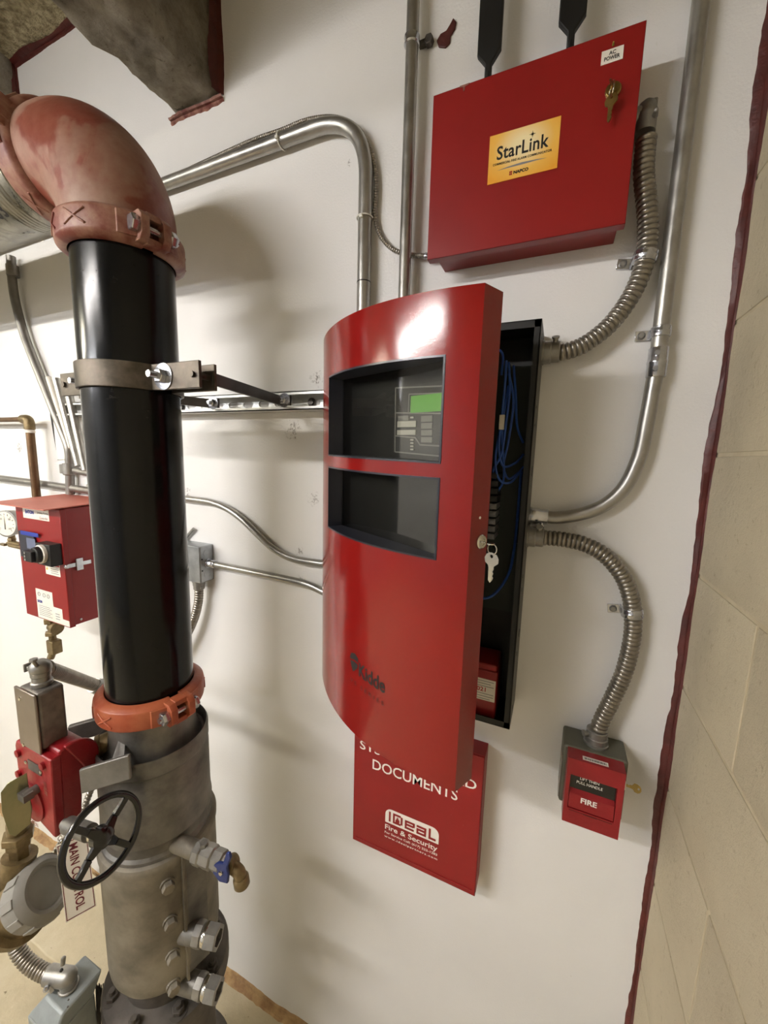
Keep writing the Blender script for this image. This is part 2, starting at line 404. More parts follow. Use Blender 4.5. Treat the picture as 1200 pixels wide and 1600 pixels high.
# ceiling deck with lumpy sprayed fireproofing
nx, ny = 190, 120; vs = []; fs = []
for j in range(ny+1):
    for i in range(nx+1):
        x = -2.3+1.4*i/nx; y = -.9*j/ny
        k = min(1, max(0, (-y-.10)/.06))
        n_ = noise.fractal(Vector((x*16, y*16, 3)), 1, 2, 4)+.6*noise.noise(Vector((x*45, y*45, 1)))
        vs.append((x, y, CEIL-k*(.020+.020*n_+.014*abs(noise.noise(Vector((x*90, y*90, 7)))))))
for j in range(ny):
    for i in range(nx):
        a = j*(nx+1)+i; fs.append((a, a+1, a+nx+2, a+nx+1))
mb = MB().add(vs, fs); mb.box(XL, XR, YF, .1, CEIL+.04, CEIL+.1); mb.box(XL, -2.3, YF, 0, CEIL, CEIL+.05); mb.box(-2.3, XR, YF, -.9, CEIL, CEIL+.05); mb.box(-.9, XR, -.9, 0, CEIL, CEIL+.05)
struct('ceiling', mb, M_SPRAY)
def rough_beam(x0, x1, z0, seed, name):
    vs = []; fs = []; prof = []
    n1, n2 = 22, 12
    for i in range(n1+1): prof.append((x0, CEIL+.03-(CEIL+.03-z0)*i/n1))
    for i in range(1, n2): prof.append((x0+(x1-x0)*i/n2, z0))
    for i in range(n1+1): prof.append((x1, z0+(CEIL+.03-z0)*i/n1))
    m_ = len(prof); L = 90
    cx = (x0+x1)/2
    for j in range(L+1):
        y = -2.4*(j/L)**1.5
        for (x, z) in prof:
            p = Vector((x*18+seed, y*18, z*18)); n_ = noise.fractal(p, 1, 2, 4)*.009+noise.noise(p*.25)*.006
            if abs(y) < .01: n_ *= .3
            dx = (1 if x > cx+.01 else -1 if x < cx-.01 else 0)
            cr = min(abs(x-x0), abs(x-x1)); rz = .006 if (z < z0+.01 and cr < .01) else 0
            vs.append((x+dx*(n_-rz), y, z+(-n_ if z < z0+.02 else 0)+rz))
    for j in range(L):
        for i in range(m_-1): a = j*m_+i; fs.append((a, a+1, a+m_+1, a+m_))
    return struct(name, MB().add(vs, fs), M_BEAM, ang=60)
rough_beam(-.966, -.812, .838, 3, 'ceiling_beam')
rough_beam(-1.86, -1.652, .80, 9, 'ceiling_beam')
def bead(p0, p1, d1, d2, w, jit, n, seed, thick=.004):     # caulk bead in a corner: irregular feathered edges
    p0, p1, d1, d2 = map(Vector, (p0, p1, d1, d2)); vs = []; fs = []
    for i in range(n+1):
        s = i/n; c = p0.lerp(p1, s)
        q = lambda k: w*(1+jit*(noise.noise(Vector((s*(p1-p0).length*7, seed+k, 0)))*1.5+noise.noise(Vector((s*(p1-p0).length*60, seed+k, 5)))*.3))
        a, b = q(0), q(7)
        vs += [c+d1*a, c+d1*a*.8+d2*thick, c+(d1*a+d2*b)*.27, c+d2*b*.8+d1*thick, c+d2*b]
    for i in range(n):
        for k in range(4): fs.append((i*5+k, i*5+k+1, i*5+k+6, i*5+k+5))
    return MB().add(vs, fs)
struct('trim_1', bead((XR, 0, FL), (XR, 0, CEIL), -X, -Y, .0115, .5, 420, 1.3, .002), M_CAULK)
struct('trim_2', bead((-.807, 0, .838), (-.807, 0, CEIL), X*.4, -Y, .027, .4, 60, 5), M_CAULK)
struct('trim_3', bead((-.975, 0, .834), (-.795, 0, .834), -Z*.9, -Y*.8, .013, .9, 70, 8), M_CAULK2)
struct('trim_4', bead((-1.65, 0, CEIL-.002), (-.966, 0, CEIL-.002), -Z*.6, -Y, .017, .4, 80, 11), M_CAULK)
struct('trim_5', bead((-1.650, 0, .82), (-1.650, 0, CEIL), X*.5, -Y, .016, .4, 80, 17), M_CAULK)
struct('trim_6', bead((XL, 0, FL), (XR, 0, FL), Z, -Y, .022, .7, 300, 23), M_DIRT)
# low housekeeping pad of rough concrete behind the riser
mb = MB(); n = 30; vs = []
pad = [(-1.62, -.02), (-1.05, -.02), (-1.02, -.16), (-1.10, -.24), (-1.58, -.25)]
pp = []
for i, (a, b) in enumerate(pad):
    c, d = pad[(i+1) % 5]
    for k in range(8):
        s = k/8; pp.append((a+(c-a)*s+random.uniform(-.006, .006), b+(d-b)*s+random.uniform(-.006, .006), FL))
mb.prism(pp, (0, 0, .05)); solo('concrete_pad', mb, M_FLOOR, 'low rough concrete pad on the floor along the wall behind the riser', 'concrete pad', bev=.008)

# ================================================================ STRIP LIGHTS
def strip_light(x0, x1, y, z, mat, label):
    th = thing('strip_light', label, 'ceiling light', ((x0+x1)/2, y, z), 'fluorescent strip lights hung from the ceiling')
    part('housing', MB().prism([(x0, y-.07, z+.03), (x0, y-.035, z+.075), (x0, y+.035, z+.075), (x0, y+.07, z+.03)], (x1-x0, 0, 0)), M_WHITE, th)
    for s in (-.035, .035):
        part('tube', MB().cyl((x0+.03, y+s, z+.01), (x1-.03, y+s, z+.01), .014, n=16), mat, th)
    for x in (x0+.012, x1-.012): part('end_cap', MB().box(x-.012, x+.012, y-.06, y+.06, z-.01, z+.07), M_WHITE, th)
    for x in (x0+.15, x1-.15): part('chain', MB().cyl((x, y, z+.07), (x, y, CEIL), .003, n=6), M_ZINC, th)
strip_light(-2.0, -.85, -1.75, .73, M_TUBE, 'white twin tube strip light hanging near the wall over the riser, out of frame')
strip_light(-3.75, -2.6, -1.75, .73, M_TUBE3, 'white twin tube strip light hanging further left in the same row, out of frame')
strip_light(-4.0, -1.9, -3.2, .75, M_TUBE2, 'white twin tube strip light hanging further back in the room, out of frame')

# ================================================================ ALARM COMMUNICATOR (upper red box)
SX0, SX1, SZ0, SZ1, SY = -.247, .063, .354, .615, -.075
th = thing('alarm_communicator', 'square red communicator cabinet with amber label, two black antennas and a hanging brass key', 'alarm box', (-.09, 0, SZ0))
mb = MB().box(SX0+.012, SX1-.008, -.062, 0, SZ0+.008, SZ1-.003); part('body', mb, M_RED, th, bev=.0015)
mb = MB().box(SX0, SX1, SY, SY+.0015, SZ0, SZ1)
mb.box(SX0, SX1, SY, -.058, SZ0, SZ0+.0015); mb.box(SX0, SX1, SY, -.058, SZ1-.0015, SZ1)
mb.box(SX0, SX0+.0015, SY, -.058, SZ0, SZ1); mb.box(SX1-.0015, SX1, SY, -.058, SZ0, SZ1)
door = part('door', mb, M_RED, th, bev=.0008)
part('chip', MB().prism([(-.193+a, SY-.0006, SZ1-b) for a, b in ((-.008, 0), (-.009, .002), (-.003, .003), (-.002, .010), (0, .009), (.001, .003), (.007, .002), (.008, 0))], (0, .0008, 0)), M_CAULK2, door)
x0, x1, z0, z1 = -.146, -.039, .453, .525
lb = part('label_plate', MB().box(x0, x1, SY-.0009, SY-.0001, z0, z1), M_AMBER, th, 'amber label reading StarLink commercial fire alarm communicator')
yy = SY-.0012; W_, H_ = x1-x0, z1-z0
def L(s, u0, u1, v0, v1, **k): return MB().text(s, (x0+W_*u0, yy, z0+H_*v0), X, Z, W_*(u1-u0), H_*(v1-v0), **k)
mb = L('StarLink', .12, .86, .46, .74, bold=.018, space=1.04)
sx, sz = x0+W_*.625, z0+H_*.80
for k in range(8):
    a = k*pi/4; rr = .0055 if k % 2 == 0 else .0028
    mb.add([(sx+rr*cos(a), yy, sz+rr*sin(a)), (sx+.0008*cos(a+1.57), yy, sz+.0008*sin(a+1.57)), (sx-.0008*cos(a+1.57), yy, sz-.0008*sin(a+1.57))], [(0, 1, 2)])
part('lettering', mb, M_PRINT, lb)
mb = L('COMMERCIAL FIRE ALARM COMMUNICATOR', .07, .91, .355, .405, bold=.03, space=1.12)
L2 = L('NAPCO', .385, .60, .09, .16, bold=.05); mb.add(L2.v, L2.f); part('lettering', mb, M_PRINT, lb)
part('swoosh', MB().add([(x0+W_*a, yy, z0+H_*b) for a, b in ((.13, .245), (.3, .275), (.5, .292), (.7, .275), (.86, .25), (.7, .252), (.5, .245), (.3, .248))], [tuple(range(8))]), M_TERM, lb)
mb = MB()
for a in (0, 1):
    for b in (0, 1): mb.box(x0+W_*(.325+.022*a), x0+W_*(.343+.022*a), yy-.0001, yy, z0+H_*(.085+.045*b), z0+H_*(.12+.045*b))
part('emblem', mb, M_REDPRINT, lb)
pl = part('label_plate', MB().box(.0095, .0375, SY-.0009, SY-.0001, .5755, .593), M_LABEL, th, 'small white label reading AC POWER')
mb = MB().text('AC', (.019, yy, .5852), X, Z, .009, .0052, bold=.03); t2 = MB().text('POWER', (.0135, yy, .5788), X, Z, .020, .0052, bold=.03); mb.add(t2.v, t2.f)
part('lettering', mb, M_PRINT, pl)
part('led', MB().cyl((.0235, SY+.001, .5975), (.0235, SY-.005, .5975), .0016, .001, n=10), mk('amber_led', (150, 150, 70), rough=.3), th)
def flat_key(o, down, side, s=1.0, n_=None):      # door key: round bow with hole, notched blade
    o, d, w_ = Vector(o), Vector(down).normalized(), Vector(side).normalized(); nn = d.cross(w_)*.0018
    out = [(-.003, .0), (-.008, .003), (-.011, .009), (-.010, .016), (-.005, .020), (-.004, .024), (-.004, .044), (-.001, .048),
           (.002, .044), (.0035, .040), (.002, .037), (.0035, .033), (.002, .030), (.004, .026), (.004, .022), (.006, .020), (.011, .016), (.011, .009), (.008, .003), (.003, .0)]
    m_ = MB(); P = [o+w_*a*s+d*b*s-nn/2 for a, b in out]
    c = o+d*.006*s-nn/2; H = [c+(w_*cos(2*pi*k/20)+d*sin(2*pi*k/20))*.0028*s for k in range(20)]
    # outline and hole joined as a ring of quads, both sides and rims
    n = 20; vs = P+H+[p+nn for p in P]+[h+nn for h in H]
    ang = lambda p: atan2((p-c).dot(d), (p-c).dot(w_))
    order = sorted(range(n), key=lambda i: ang(P[i])); ho = sorted(range(n), key=lambda i: ang(H[i]))
    fs = []
    hw = 7; bow = [19, 0, 1, 2, 3, 4, 15, 16, 17, 18]
    fs.append(tuple([4, 5, 6, 7, 8, 9, 10, 11, 12, 13, 14, 15])); fs.append(tuple([i+40 for i in (15, 14, 13, 12, 11, 10, 9, 8, 7, 6, 5, 4)]))
    ring = [16, 17, 18, 19, 0, 1, 2, 3, 4, 15]
    for q in range(len(ring)):
        a, b = ring[q], ring[(q+1) % len(ring)]
        na = min(range(20), key=lambda i: (H[i]-P[a]).length); nb = min(range(20), key=lambda i: (H[i]-P[b]).length)
        path = [na]; step = 1 if ((nb-na) % 20) <= 10 else -1
        while path[-1] != nb: path.append((path[-1]+step) % 20)
        f = [a, b]+[20+i for i in reversed(path)]
        if len(f) >= 3: fs.append(tuple(f)); fs.append(tuple(i+40 for i in reversed(f)))
    for i in range(20): fs.append((i, (i+1) % 20, 40+(i+1) % 20, 40+i)); fs.append((20+i, 20+(i+1) % 20, 60+(i+1) % 20, 60+i))
    m_.add(vs, fs); return m_
part('cam_lock', MB().lathe([(.0105, 0), (.0105, .0025), (.009, .004), (.006, .004), (.006, .006)], (.029, SY, .538), -Y, 24), M_BRASS, th)
part('key', flat_key((.029, SY-.0065, .5375), (-.25, -1, -.25), (.25, 0, 1), .55), M_BRASS, th)
part('key_ring', MB().torus((.0265, SY-.013, .529), (1, .3, 0), .0075, .0009, 24, 6), M_CHROME, th)
part('key', flat_key((.0275, SY-.010, .527), (.0, -.04, -1), (1, -.35, 0), .78), M_BRASS, th)
for (ax_, zt) in ((-.162, .645), (-.036, .648)):
    an = part('antenna', MB().prism([(ax_+a, -.0485, b) for a, b in ((-.0055, zt-.01), (-.0055, zt+.012), (-.0195, zt+.030), (-.0195, .875), (.0195, .875), (.0195, zt+.030), (.0055, zt+.012), (.0055, zt-.01))], (0, .010, 0)), M_BLACK, th, 'flat black paddle antenna', bev=.002)
    part('hinge', MB().cyl((ax_, -.0435, .611), (ax_, -.0435, zt), .0058, .0055, n=16), M_BLACK, an)

# ================================================================ FIRE ALARM CONTROL PANEL
PX0, PX1, PZ0, PZ1, PY = -.438, -.0425, -.498, .2245, -.098
th = thing('fire_alarm_panel', 'tall fire alarm panel with a bowed red door standing ajar from its black back box', 'alarm panel', (-.25, 0, PZ0))
mb = MB().box(PX0, PX1, -.0015, 0, PZ0, PZ1); s_ = .0016
mb.box(PX0, PX1, PY, 0, PZ1-s_, PZ1).box(PX0, PX1, PY, 0, PZ0, PZ0+s_).box(PX0, PX0+s_, PY, 0, PZ0, PZ1).box(PX1-s_, PX1, PY, 0, PZ0, PZ1)
mb.box(PX0, PX1, PY, PY+s_, PZ0, PZ0+.012).box(PX1-.010, PX1, PY, PY+s_, PZ0, PZ1).box(PX0, PX1, PY, PY+s_, PZ1-.012, PZ1)
bb = part('back_box', mb, M_BLACK, th, 'open black steel back box')
part('side_panel', MB().box(PX1, PX1+.0008, PY, 0, PZ0, PZ1), M_BLACKS, bb)
for z, r_ in ((.205, .004), (.09, .0025), (.06, .0025), (-.02, .010), (-.21, .0035), (-.235, .0035), (-.33, .008), (-.36, .004), (-.47, .004)):
    part('knockout', MB().cyl((PX1, -.045 if r_ > .0045 else -.07, z), (PX1+.0014, -.045 if r_ > .0045 else -.07, z), r_, n=20), M_BLACK, bb)
mb = MB().box(PX0+.01, -.135, -.055, -.053, PZ0+.16, PZ1-.02)
mb.box(-.137, -.135, -.055, -.085, PZ0+.16, PZ1-.06).box(-.1365, -.112, -.0865, -.085, PZ0+.16, PZ1-.06)
part('chassis', mb, M_BLACK, th)
mb = MB().box(-.1115, -.110, -.0885, -.0865, .02, .16); mb.tube([(-.1115, -.088, .02), (-.125, -.09, .03), (-.14, -.09, .036)], .0008, 6)
part('bracket_edge', mb, M_YZINC, th)
part('circuit_board', MB().box(-.132, -.052, -.022, -.020, -.30, .17), mk('dark_circuit_board', (24, 34, 28), rough=.5), th)
for i in range(9):
    z = -.035-i*.014
    part('terminal_block', MB().box(-.108, -.096, -.075, -.022, z, z+.010).box(-.106, -.098, -.078, -.075, z+.002, z+.008), M_TERM if i > 3 else M_DARKPLAST, th)
cab = [
 [(-.118, -.05, .160), (-.122, -.06, .182), (-.112, -.065, .190), (-.104, -.06, .180), (-.106, -.05, .150)],
 [(-.098, -.06, .172), (-.096, -.07, .13), (-.098, -.07, .07), (-.099, -.07, .02), (-.090, -.065, -.012), (-.070, -.06, -.006), (-.058, -.05, .01)],
 [(-.094, -.055, .170), (-.088, -.065, .12), (-.090, -.068, .06), (-.094, -.068, .01), (-.106, -.07, -.02), (-.104, -.06, -.04)],
 [(-.092, -.06, .15), (-.080, -.066, .10), (-.084, -.066, .03), (-.090, -.06, -.01), (-.080, -.055, -.035), (-.060, -.05, -.02)],
 [(-.100, -.062, .06), (-.104, -.07, .0), (-.094, -.075, -.036), (-.074, -.07, -.04), (-.056, -.055, -.012)],
 [(-.086, -.05, .165), (-.078, -.06, .115), (-.072, -.055, .06), (-.060, -.05, .03)],
 [(-.092, -.055, .13), (-.096, -.066, .05), (-.088, -.06, -.03), (-.098, -.05, -.06)],
 [(-.060, -.045, -.02), (-.060, -.05, -.10), (-.062, -.05, -.17), (-.070, -.05, -.22), (-.095, -.06, -.26), (-.13, -.065, -.268), (-.17, -.06, -.27)]]
for i, c in enumerate(cab): part('cable', MB().tube(smooth_path(c, 8), .0021 if i < 7 else .0026, 8), M_BLUE, th)
part('cable_tag', MB().box(-.1015, -.0925, -.0745, -.0675, .052, .078), M_LABEL, th, bev=.001)
part('conduit_bushing', MB().cyl((PX1-.018, -.03, -.143), (PX1-.001, -.03, -.143), .016, n=20), M_BLACK, th)
for (a, b, c) in ((-.098, -.03, -.175), (-.10, -.012, -.262)): part('screw', MB().lathe([(.004, 0), (.004, .001), (.002, .002)], (a, b, c), -Y, 14), M_BLACKS, th)
# the bowed door
P0, P1, SAG = Vector((-.457, -.090, 0)), Vector((-.104, -.262, 0)), .051
CH = (P1-P0).normalized(); NO = Vector((CH.y, -CH.x, 0)); CL = (P1-P0).length     # NO points out of the door
DZ0, DZ1 = -.503, .232
SAGZ = .009      # the open door hangs slightly low at its free edge
def surf(t_, z, h=0):
    n_ = (NO - CH*(4*SAG*(1-2*t_)/CL)).normalized()
    p = P0+CH*(CL*t_)+NO*(4*SAG*t_*(1-t_))+n_*h; return Vector((p.x, p.y, z-SAGZ*t_))
def plane(t_, z, c): p = P0+CH*(CL*t_)+NO*c; return Vector((p.x, p.y, z-SAGZ*t_))
def doorhit(px, py):
    v = ray(px, py); g = lambda t_: (lambda q: (q.x-CAM0.x)*v.y-(q.y-CAM0.y)*v.x)(surf(t_, 0))
    a, b = -.02, 1.05; ga = g(a)
    for _ in range(50):
        m_ = (a+b)/2; gm = g(m_)
        if (gm > 0) == (ga > 0): a = m_
        else: b = m_
    q = surf(a, 0); k = (q.y+DW)/v.y; return a, v.z*k+SAGZ*a
def planehit(px, py, c):
    v = ray(px, py); k = (P0+NO*c-CAM0).dot(NO)/v.dot(NO); p = CAM0+v*k; t_ = (p-P0).dot(CH)/CL; return t_, p.z+SAGZ*t_
h_ = [doorhit(*q) for q in ((516, 590), (697, 551), (690, 725), (514, 712), (513, 730), (687, 744), (681, 876), (512, 822))]
wt0 = sum(h_[i][0] for i in (0, 3, 4, 7))/4; wt1 = sum(h_[i][0] for i in (1, 2, 5, 6))/4
wz = [(h_[0][1]+h_[1][1])/2, (h_[2][1]+h_[3][1])/2, (h_[4][1]+h_[5][1])/2, (h_[6][1]+h_[7][1])/2]
print('WINDOW t', [round(q[0], 3) for q in h_], 'z', [round(q[1], 3) for q in h_])
def lins(a, b, n): return [a+(b-a)*i/n for i in range(n+1)]
ts = lins(0, wt0, 5)+lins(wt0, wt1, 22)[1:]+lins(wt1, 1, 8)[1:]
zs = [DZ0, wz[3], wz[2], wz[1], wz[0], DZ1]
mb = MB(); nt = len(ts)
vs = [surf(t_, z) for z in zs for t_ in ts]; fs = []
i0, i1 = 5, 27
for j in range(5):
    for i in range(nt-1):
        if j in (1, 3) and i0 <= i < i1: continue
        a = j*nt+i; fs.append((a, a+1, a+nt+1, a+nt))
mb.add(vs, fs)
RET = .041
top = [surf(t_, DZ1) for t_ in ts]; 
def back(p, d): q = Vector(p)-NO*d; return q
# right return, flat back lip, and the closed top and bottom edges
r0 = [surf(1, DZ0), surf(1, DZ1), back(surf(1, DZ1), RET), back(surf(1, DZ0), RET)]
mb.add(r0, [(0, 1, 2, 3)])
for z in (DZ0, DZ1):
    up = [surf(t_, z) for t_ in ts]; dn = [plane(t_, z, -RET if t_ > .02 else 0) for t_ in ts]
    k = len(up); mb.add(up+dn, [(i, i+1, k+i+1, k+i) for i in range(k-1)])
mb.add([plane(1, DZ0, -RET), plane(1, DZ1, -RET), plane(.955, DZ1, -RET), plane(.955, DZ0, -RET)], [(0, 1, 2, 3)])
mb.add([surf(0, DZ0), surf(0, DZ1), plane(0.0, DZ1, -.012), plane(0.0, DZ0, -.012)], [(0, 1, 2, 3)])
dr = part('door', mb, M_REDD, th, 'bowed glossy red door with two dark windows', ang=28)
CP = .003
for (za, zb) in ((wz[1], wz[0]), (wz[3], wz[2])):
    tt = lins(wt0, wt1, 22); mb = MB()
    for z, dz in ((za, 1), (zb, -1)):
        A = [surf(t_, z, .0012) for t_ in tt]; B = [plane(t_, z, CP) for t_ in tt]; C = [surf(t_, z+dz*.0028, .0012) for t_ in tt]; D_ = [plane(t_, z+dz*.0028, CP) for t_ in tt]
        O = [surf(t_, z, 0) for t_ in tt]; k = len(A)
        mb.add(O+A+C+D_, [(q*k+i, q*k+i+1, (q+1)*k+i+1, (q+1)*k+i) for q in range(3) for i in range(k-1)])
    for t_, dt in ((wt0, 1), (wt1, -1)):
        e = .0028/CL*dt
        q = []
        for z in (za, zb): q += [surf(t_, z, 0), surf(t_, z, .0012), surf(t_+e, z, .0012), plane(t_+e*3, z, CP)]
        mb.add(q, [(0, 1, 5, 4), (1, 2, 6, 5), (2, 3, 7, 6)])
    part('window_frame', mb, M_NAVY, dr, 'black window frame', ang=28)
    part('window_pane', MB().prism([plane(wt0, za, CP+.002), plane(wt1, za, CP+.002), plane(wt1, zb, CP+.002), plane(wt0, zb, CP+.002)], -NO*.002), M_GLASS, dr, 'dark glossy window pane')
part('inner_plate', MB().prism([plane(wt0-.03, wz[3]-.01, -.014), plane(wt1+.01, wz[3]-.01, -.014), plane(wt1+.01, wz[0]+.01, -.014), plane(wt0-.03, wz[0]+.01, -.014)], -NO*.002), M_BLACK, dr)
DP = -.003
def dq(pxs, c, dep, mat, nm, label=None):       # thin plate behind the pane from its two opposite corners
    (a, b), (c2, d2) = planehit(*pxs[0], c), planehit(*pxs[1], c)
    return part(nm, MB().prism([plane(a, d2, c), plane(c2, d2, c), plane(c2, b, c), plane(a, b, c)], -NO*dep), mat, dr, label)
dq(((617, 605), (692, 711)), DP, .009, M_DARKPLAST, 'display_module', 'charcoal control and display module')
def dbar(x0_, y0_, x1_, y1_, w_=.0022):
    a = planehit(x0_, y0_, DP+.0008); b = planehit(x1_, y1_, DP+.0008); A, B = plane(*a, DP+.0008), plane(*b, DP+.0008)
    d = (B-A).normalized(); n_ = d.cross(NO)*w_/2; bezel.prism([A-n_, B-n_, B+n_, A+n_], -NO*.002)
bezel = MB()
for s in ((618, 606, 617, 706), (618, 606, 692, 603), (617, 706, 690, 713), (619, 645, 692, 646), (639, 616, 638, 645), (639, 616, 692, 614), (618, 681, 649, 684), (649, 684, 656, 695), (656, 695, 690, 697)): dbar(*s)
part('bezel', bezel, M_GREYPLAST, dr, 'grey raised bezel lines')
dq(((642, 619), (692, 642)), DP+.0012, .002, M_LCD, 'display_screen', 'lit green display screen')
for a in ((621, 658.5, 649.5, 667), (620.5, 672, 649, 679.5)): dq(((a[0], a[1]), (a[2], a[3])), DP+.0016, .002, M_BTN, 'button', 'pale grey button')
for i in range(4): dq(((658, 650+i*11), (675, 658.5+i*11)), DP+.0016, .002, M_GREYPLAST, 'button')
dq(((622, 650), (638, 657)), DP+.0016, .002, M_GREYPLAST, 'button')
for i in range(5): dq(((641, 686+i*5-(35 if i == 4 else 0)-(20 if i == 4 else 0)), (646, 688.5+i*5-(55 if i == 4 else 0))), DP+.0016, .002, M_BTN, 'indicator')
# printing on the door
def dtext(s, q0, q1, hpx, **k):
    (ta, za), (tb, zb) = doorhit(*q0), doorhit(*q1); hh = abs(doorhit(q0[0], q0[1]-hpx)[1]-za)
    return MB().text(s, lambda a, b: surf(ta+(tb-ta)*a, (za+(zb-za)*a)+b*hh, .0008), None, None, 1, 1, **k)
part('lettering', dtext('Kidde', (561, 1056), (601.5, 1084), 21.5, bold=.02), M_PRINT, dr, 'black maker name on the door')
part('lettering', dtext('VS SERIES', (548, 1063), (600, 1103), 6, space=1.5), M_DARKRED, dr, 'dark red series name on the door')
(ta, za), (tb, zb) = doorhit(547, 1046), doorhit(560, 1026)
lg = MB()
for pts in (((.0, .62), (.15, .9), (.6, 1.0), (1.0, .86), (1.0, .62), (.55, .66), (.15, .58)), ((.05, .5), (.5, .56), (1.0, .52), (.9, .3), (.6, .08), (.42, .0), (.2, .22))):
    lg.add([surf(ta+(tb-ta)*a, za+(zb-za)*b+.002, .0008) for a, b in pts], [tuple(range(len(pts)))])
part('emblem', lg, M_PRINT, dr, 'black two-part leaf emblem')
# lock with two keys on the closing edge
v = ray(750, 846); k = (surf(1, 0)-CAM0).dot(CH)/v.dot(CH); LC = CAM0+v*k
part('cam_lock', MB().lathe([(.0105, 0), (.0105, .003), (.009, .005), (.0055, .005), (.0055, .004)], LC, CH, 24), M_CHROME, dr, 'nickel cam lock')
part('key', flat_key(LC+CH*.024, -CH, NO, .5), M_CHROME, dr, 'key turned in the lock')
kr = LC+CH*.021
part('key_ring', MB().torus(kr+Vector((0, 0, -.007)), NO, .0075, .0009, 24, 6), M_CHROME, dr)
part('key', flat_key(kr+Vector((0, 0, -.012)), (0.02, 0, -1), (.95, -.3, 0), .92), M_CHROME, dr, 'silver key hanging from a ring')
c_ = surf(1, atx(757, 795, -.095).z)-NO*.02+CH*.0002
part('paint_chip', MB().cyl(c_, c_+CH*.0006, .002, n=10), M_WHITE, dr)
# battery inside the cabinet
bx1 = at(778, 1052, -.085); 
bt = thing('backup_battery', 'red backup battery with a white written label low inside the black box', 'battery', (bx1.x-.06, -.055, PZ0))
bz = bx1.z
part('case', MB().box(bx1.x-.14, bx1.x, -.085, -.012, PZ0+.002, bz), M_REDBOX, bt, bev=.003)
part('lid', MB().box(bx1.x-.138, bx1.x-.002, -.083, -.014, bz-.001, bz+.012), M_REDBOX, bt, bev=.003)
a, b = at(742, 1057, -.0855), at(774, 1100, -.0855)
lb = part('label_plate', MB().box(a.x-.03, b.x-.002, -.0860, -.0850, b.z+.002, a.z), M_LABEL, bt, 'white battery label with handwriting')
mb = MB()
for i in range(8):
    if i in (3, 4): continue
    zz = a.z-.004-i*(a.z-b.z-.004)/8; mb.box(a.x-.026, b.x-.005-(.006*(i % 3 == 1)), -.0864, -.0860, zz-.0006, zz+.0004)
part('printing', mb, M_TERM, lb)
part('handwriting', MB().text('7-2021', (a.x-.012, -.0864, (a.z+b.z)/2-.003), X, Z, .034, .009, bold=.02), M_REDPRINT, lb)

# ================================================================ DOCUMENT BOX
th = thing('document_box', 'flat red document box with white lettering fixed low under the alarm panel', 'document box', (-.24, 0, -.95))
DX0, DX1, DzA, DzB, DY = -.393, -.089, -.953, -.613, -.046
part('body', MB().box(DX0+.003, DX1+.001, DY+.003, 0, DzA+.006, DzB), M_REDBOX, th, bev=.001)
mb = MB().box(DX0, DX1, DY, DY+.0016, DzA, DzB-.002).box(DX0, DX1, DY, DY+.010, DzA, DzA+.0015).box(DX0, DX0+.0015, DY, DY+.008, DzA, DzB-.002).box(DX1-.0015, DX1, DY, DY+.008, DzA, DzB-.002)
dd = part('door', mb, M_REDBOX, th, 'red lift-off door with white printing', bev=.0006)
part('hinge_bead', MB().cyl((DX0+.008, DY-.0005, DzA+.012), (DX1-.008, DY-.0005, DzA+.012), .0011, n=8), M_REDBOX, dd)
def pt(s, q0, q1, hpx, **k):
    a, b = at(*q0, DY-.0004), at(*q1, DY-.0004); hh = abs(at(q0[0], q0[1]-hpx, DY).z-a.z)
    return MB().text(s, (a.x, a.y, (a.z+b.z)/2), X, Z, b.x-a.x, hh, **k)
part('lettering', pt('SYSTEM RECORD', (562.5, 1168), (744, 1237), 13.5, bold=.009), M_WHITE, dd, 'white words SYSTEM RECORD')
part('lettering', pt('DOCUMENTS', (582, 1201), (714.5, 1252), 16, bold=.009), M_WHITE, dd, 'white word DOCUMENTS')
part('lettering', pt('Fire & Security', (601.5, 1296), (683, 1334), 10.5, bold=.015), M_WHITE, dd)
part('lettering', pt('For Service Call: (617) 222-1283', (601, 1301.5), (683, 1339), 4.6, bold=.02), M_WHITE, dd)
part('lettering', pt('www.idealpartners.com', (600.5, 1308), (683, 1345), 4.2, bold=.02, space=1.25), M_WHITE, dd)
a, b = at(602, 1283, DY), at(685, 1320, DY); lx0, lx1, lz0 = a.x, b.x, (a.z+b.z)/2+.0005; lh = at(602, 1261, DY).z-at(602, 1283, DY).z
pts = [(lx0, lz0)]; rr = lh*.42
pts += [(lx1, lz0)]+[(lx1-rr+rr*cos(q*pi/12), lz0+lh-rr+rr*sin(q*pi/12)) for q in range(7)]+[(lx0+rr-rr*sin(q*pi/12), lz0+lh-rr+rr*cos(q*pi/12)) for q in range(7)]
part('logo_panel', MB().prism([(x, DY-.0006, z) for x, z in pts], (0, .0005, 0)), M_WHITE, dd, 'white rounded logo panel')
lw = lx1-lx0; mb = MB(); yl = DY-.0010
gk = [0]
def G(u0, u1, v0, v1): gk[0] += 1; mb.box(lx0+lw*u0, lx0+lw*u1, yl-.00003*gk[0], yl+.0002, lz0+lh*v0, lz0+lh*v1)
s_ = .035; q_ = .13
G(.07, .07+s_, .14, .84)                                            # i
G(.15, .15+s_, .14, .84); G(.15, .30, .84-q_, .84); G(.15, .30, .14, .14+q_); G(.30, .30+s_, .22, .76)   # D
G(.38, .38+s_, .14, .72); G(.38, .54, .72-q_, .72); G(.38, .55, .14, .14+q_); G(.38, .54, .38, .38+q_); G(.54-s_*.3, .54+s_*.7, .42, .72)  # e
G(.60, .76, .72-q_, .72); G(.74, .74+s_, .14, .72); G(.60, .76, .14, .14+q_); G(.60, .60+s_, .14, .48); G(.60, .76, .38, .38+q_)   # a
G(.82, .82+s_, .14, .84); G(.82, .95, .14, .14+q_)                  # L
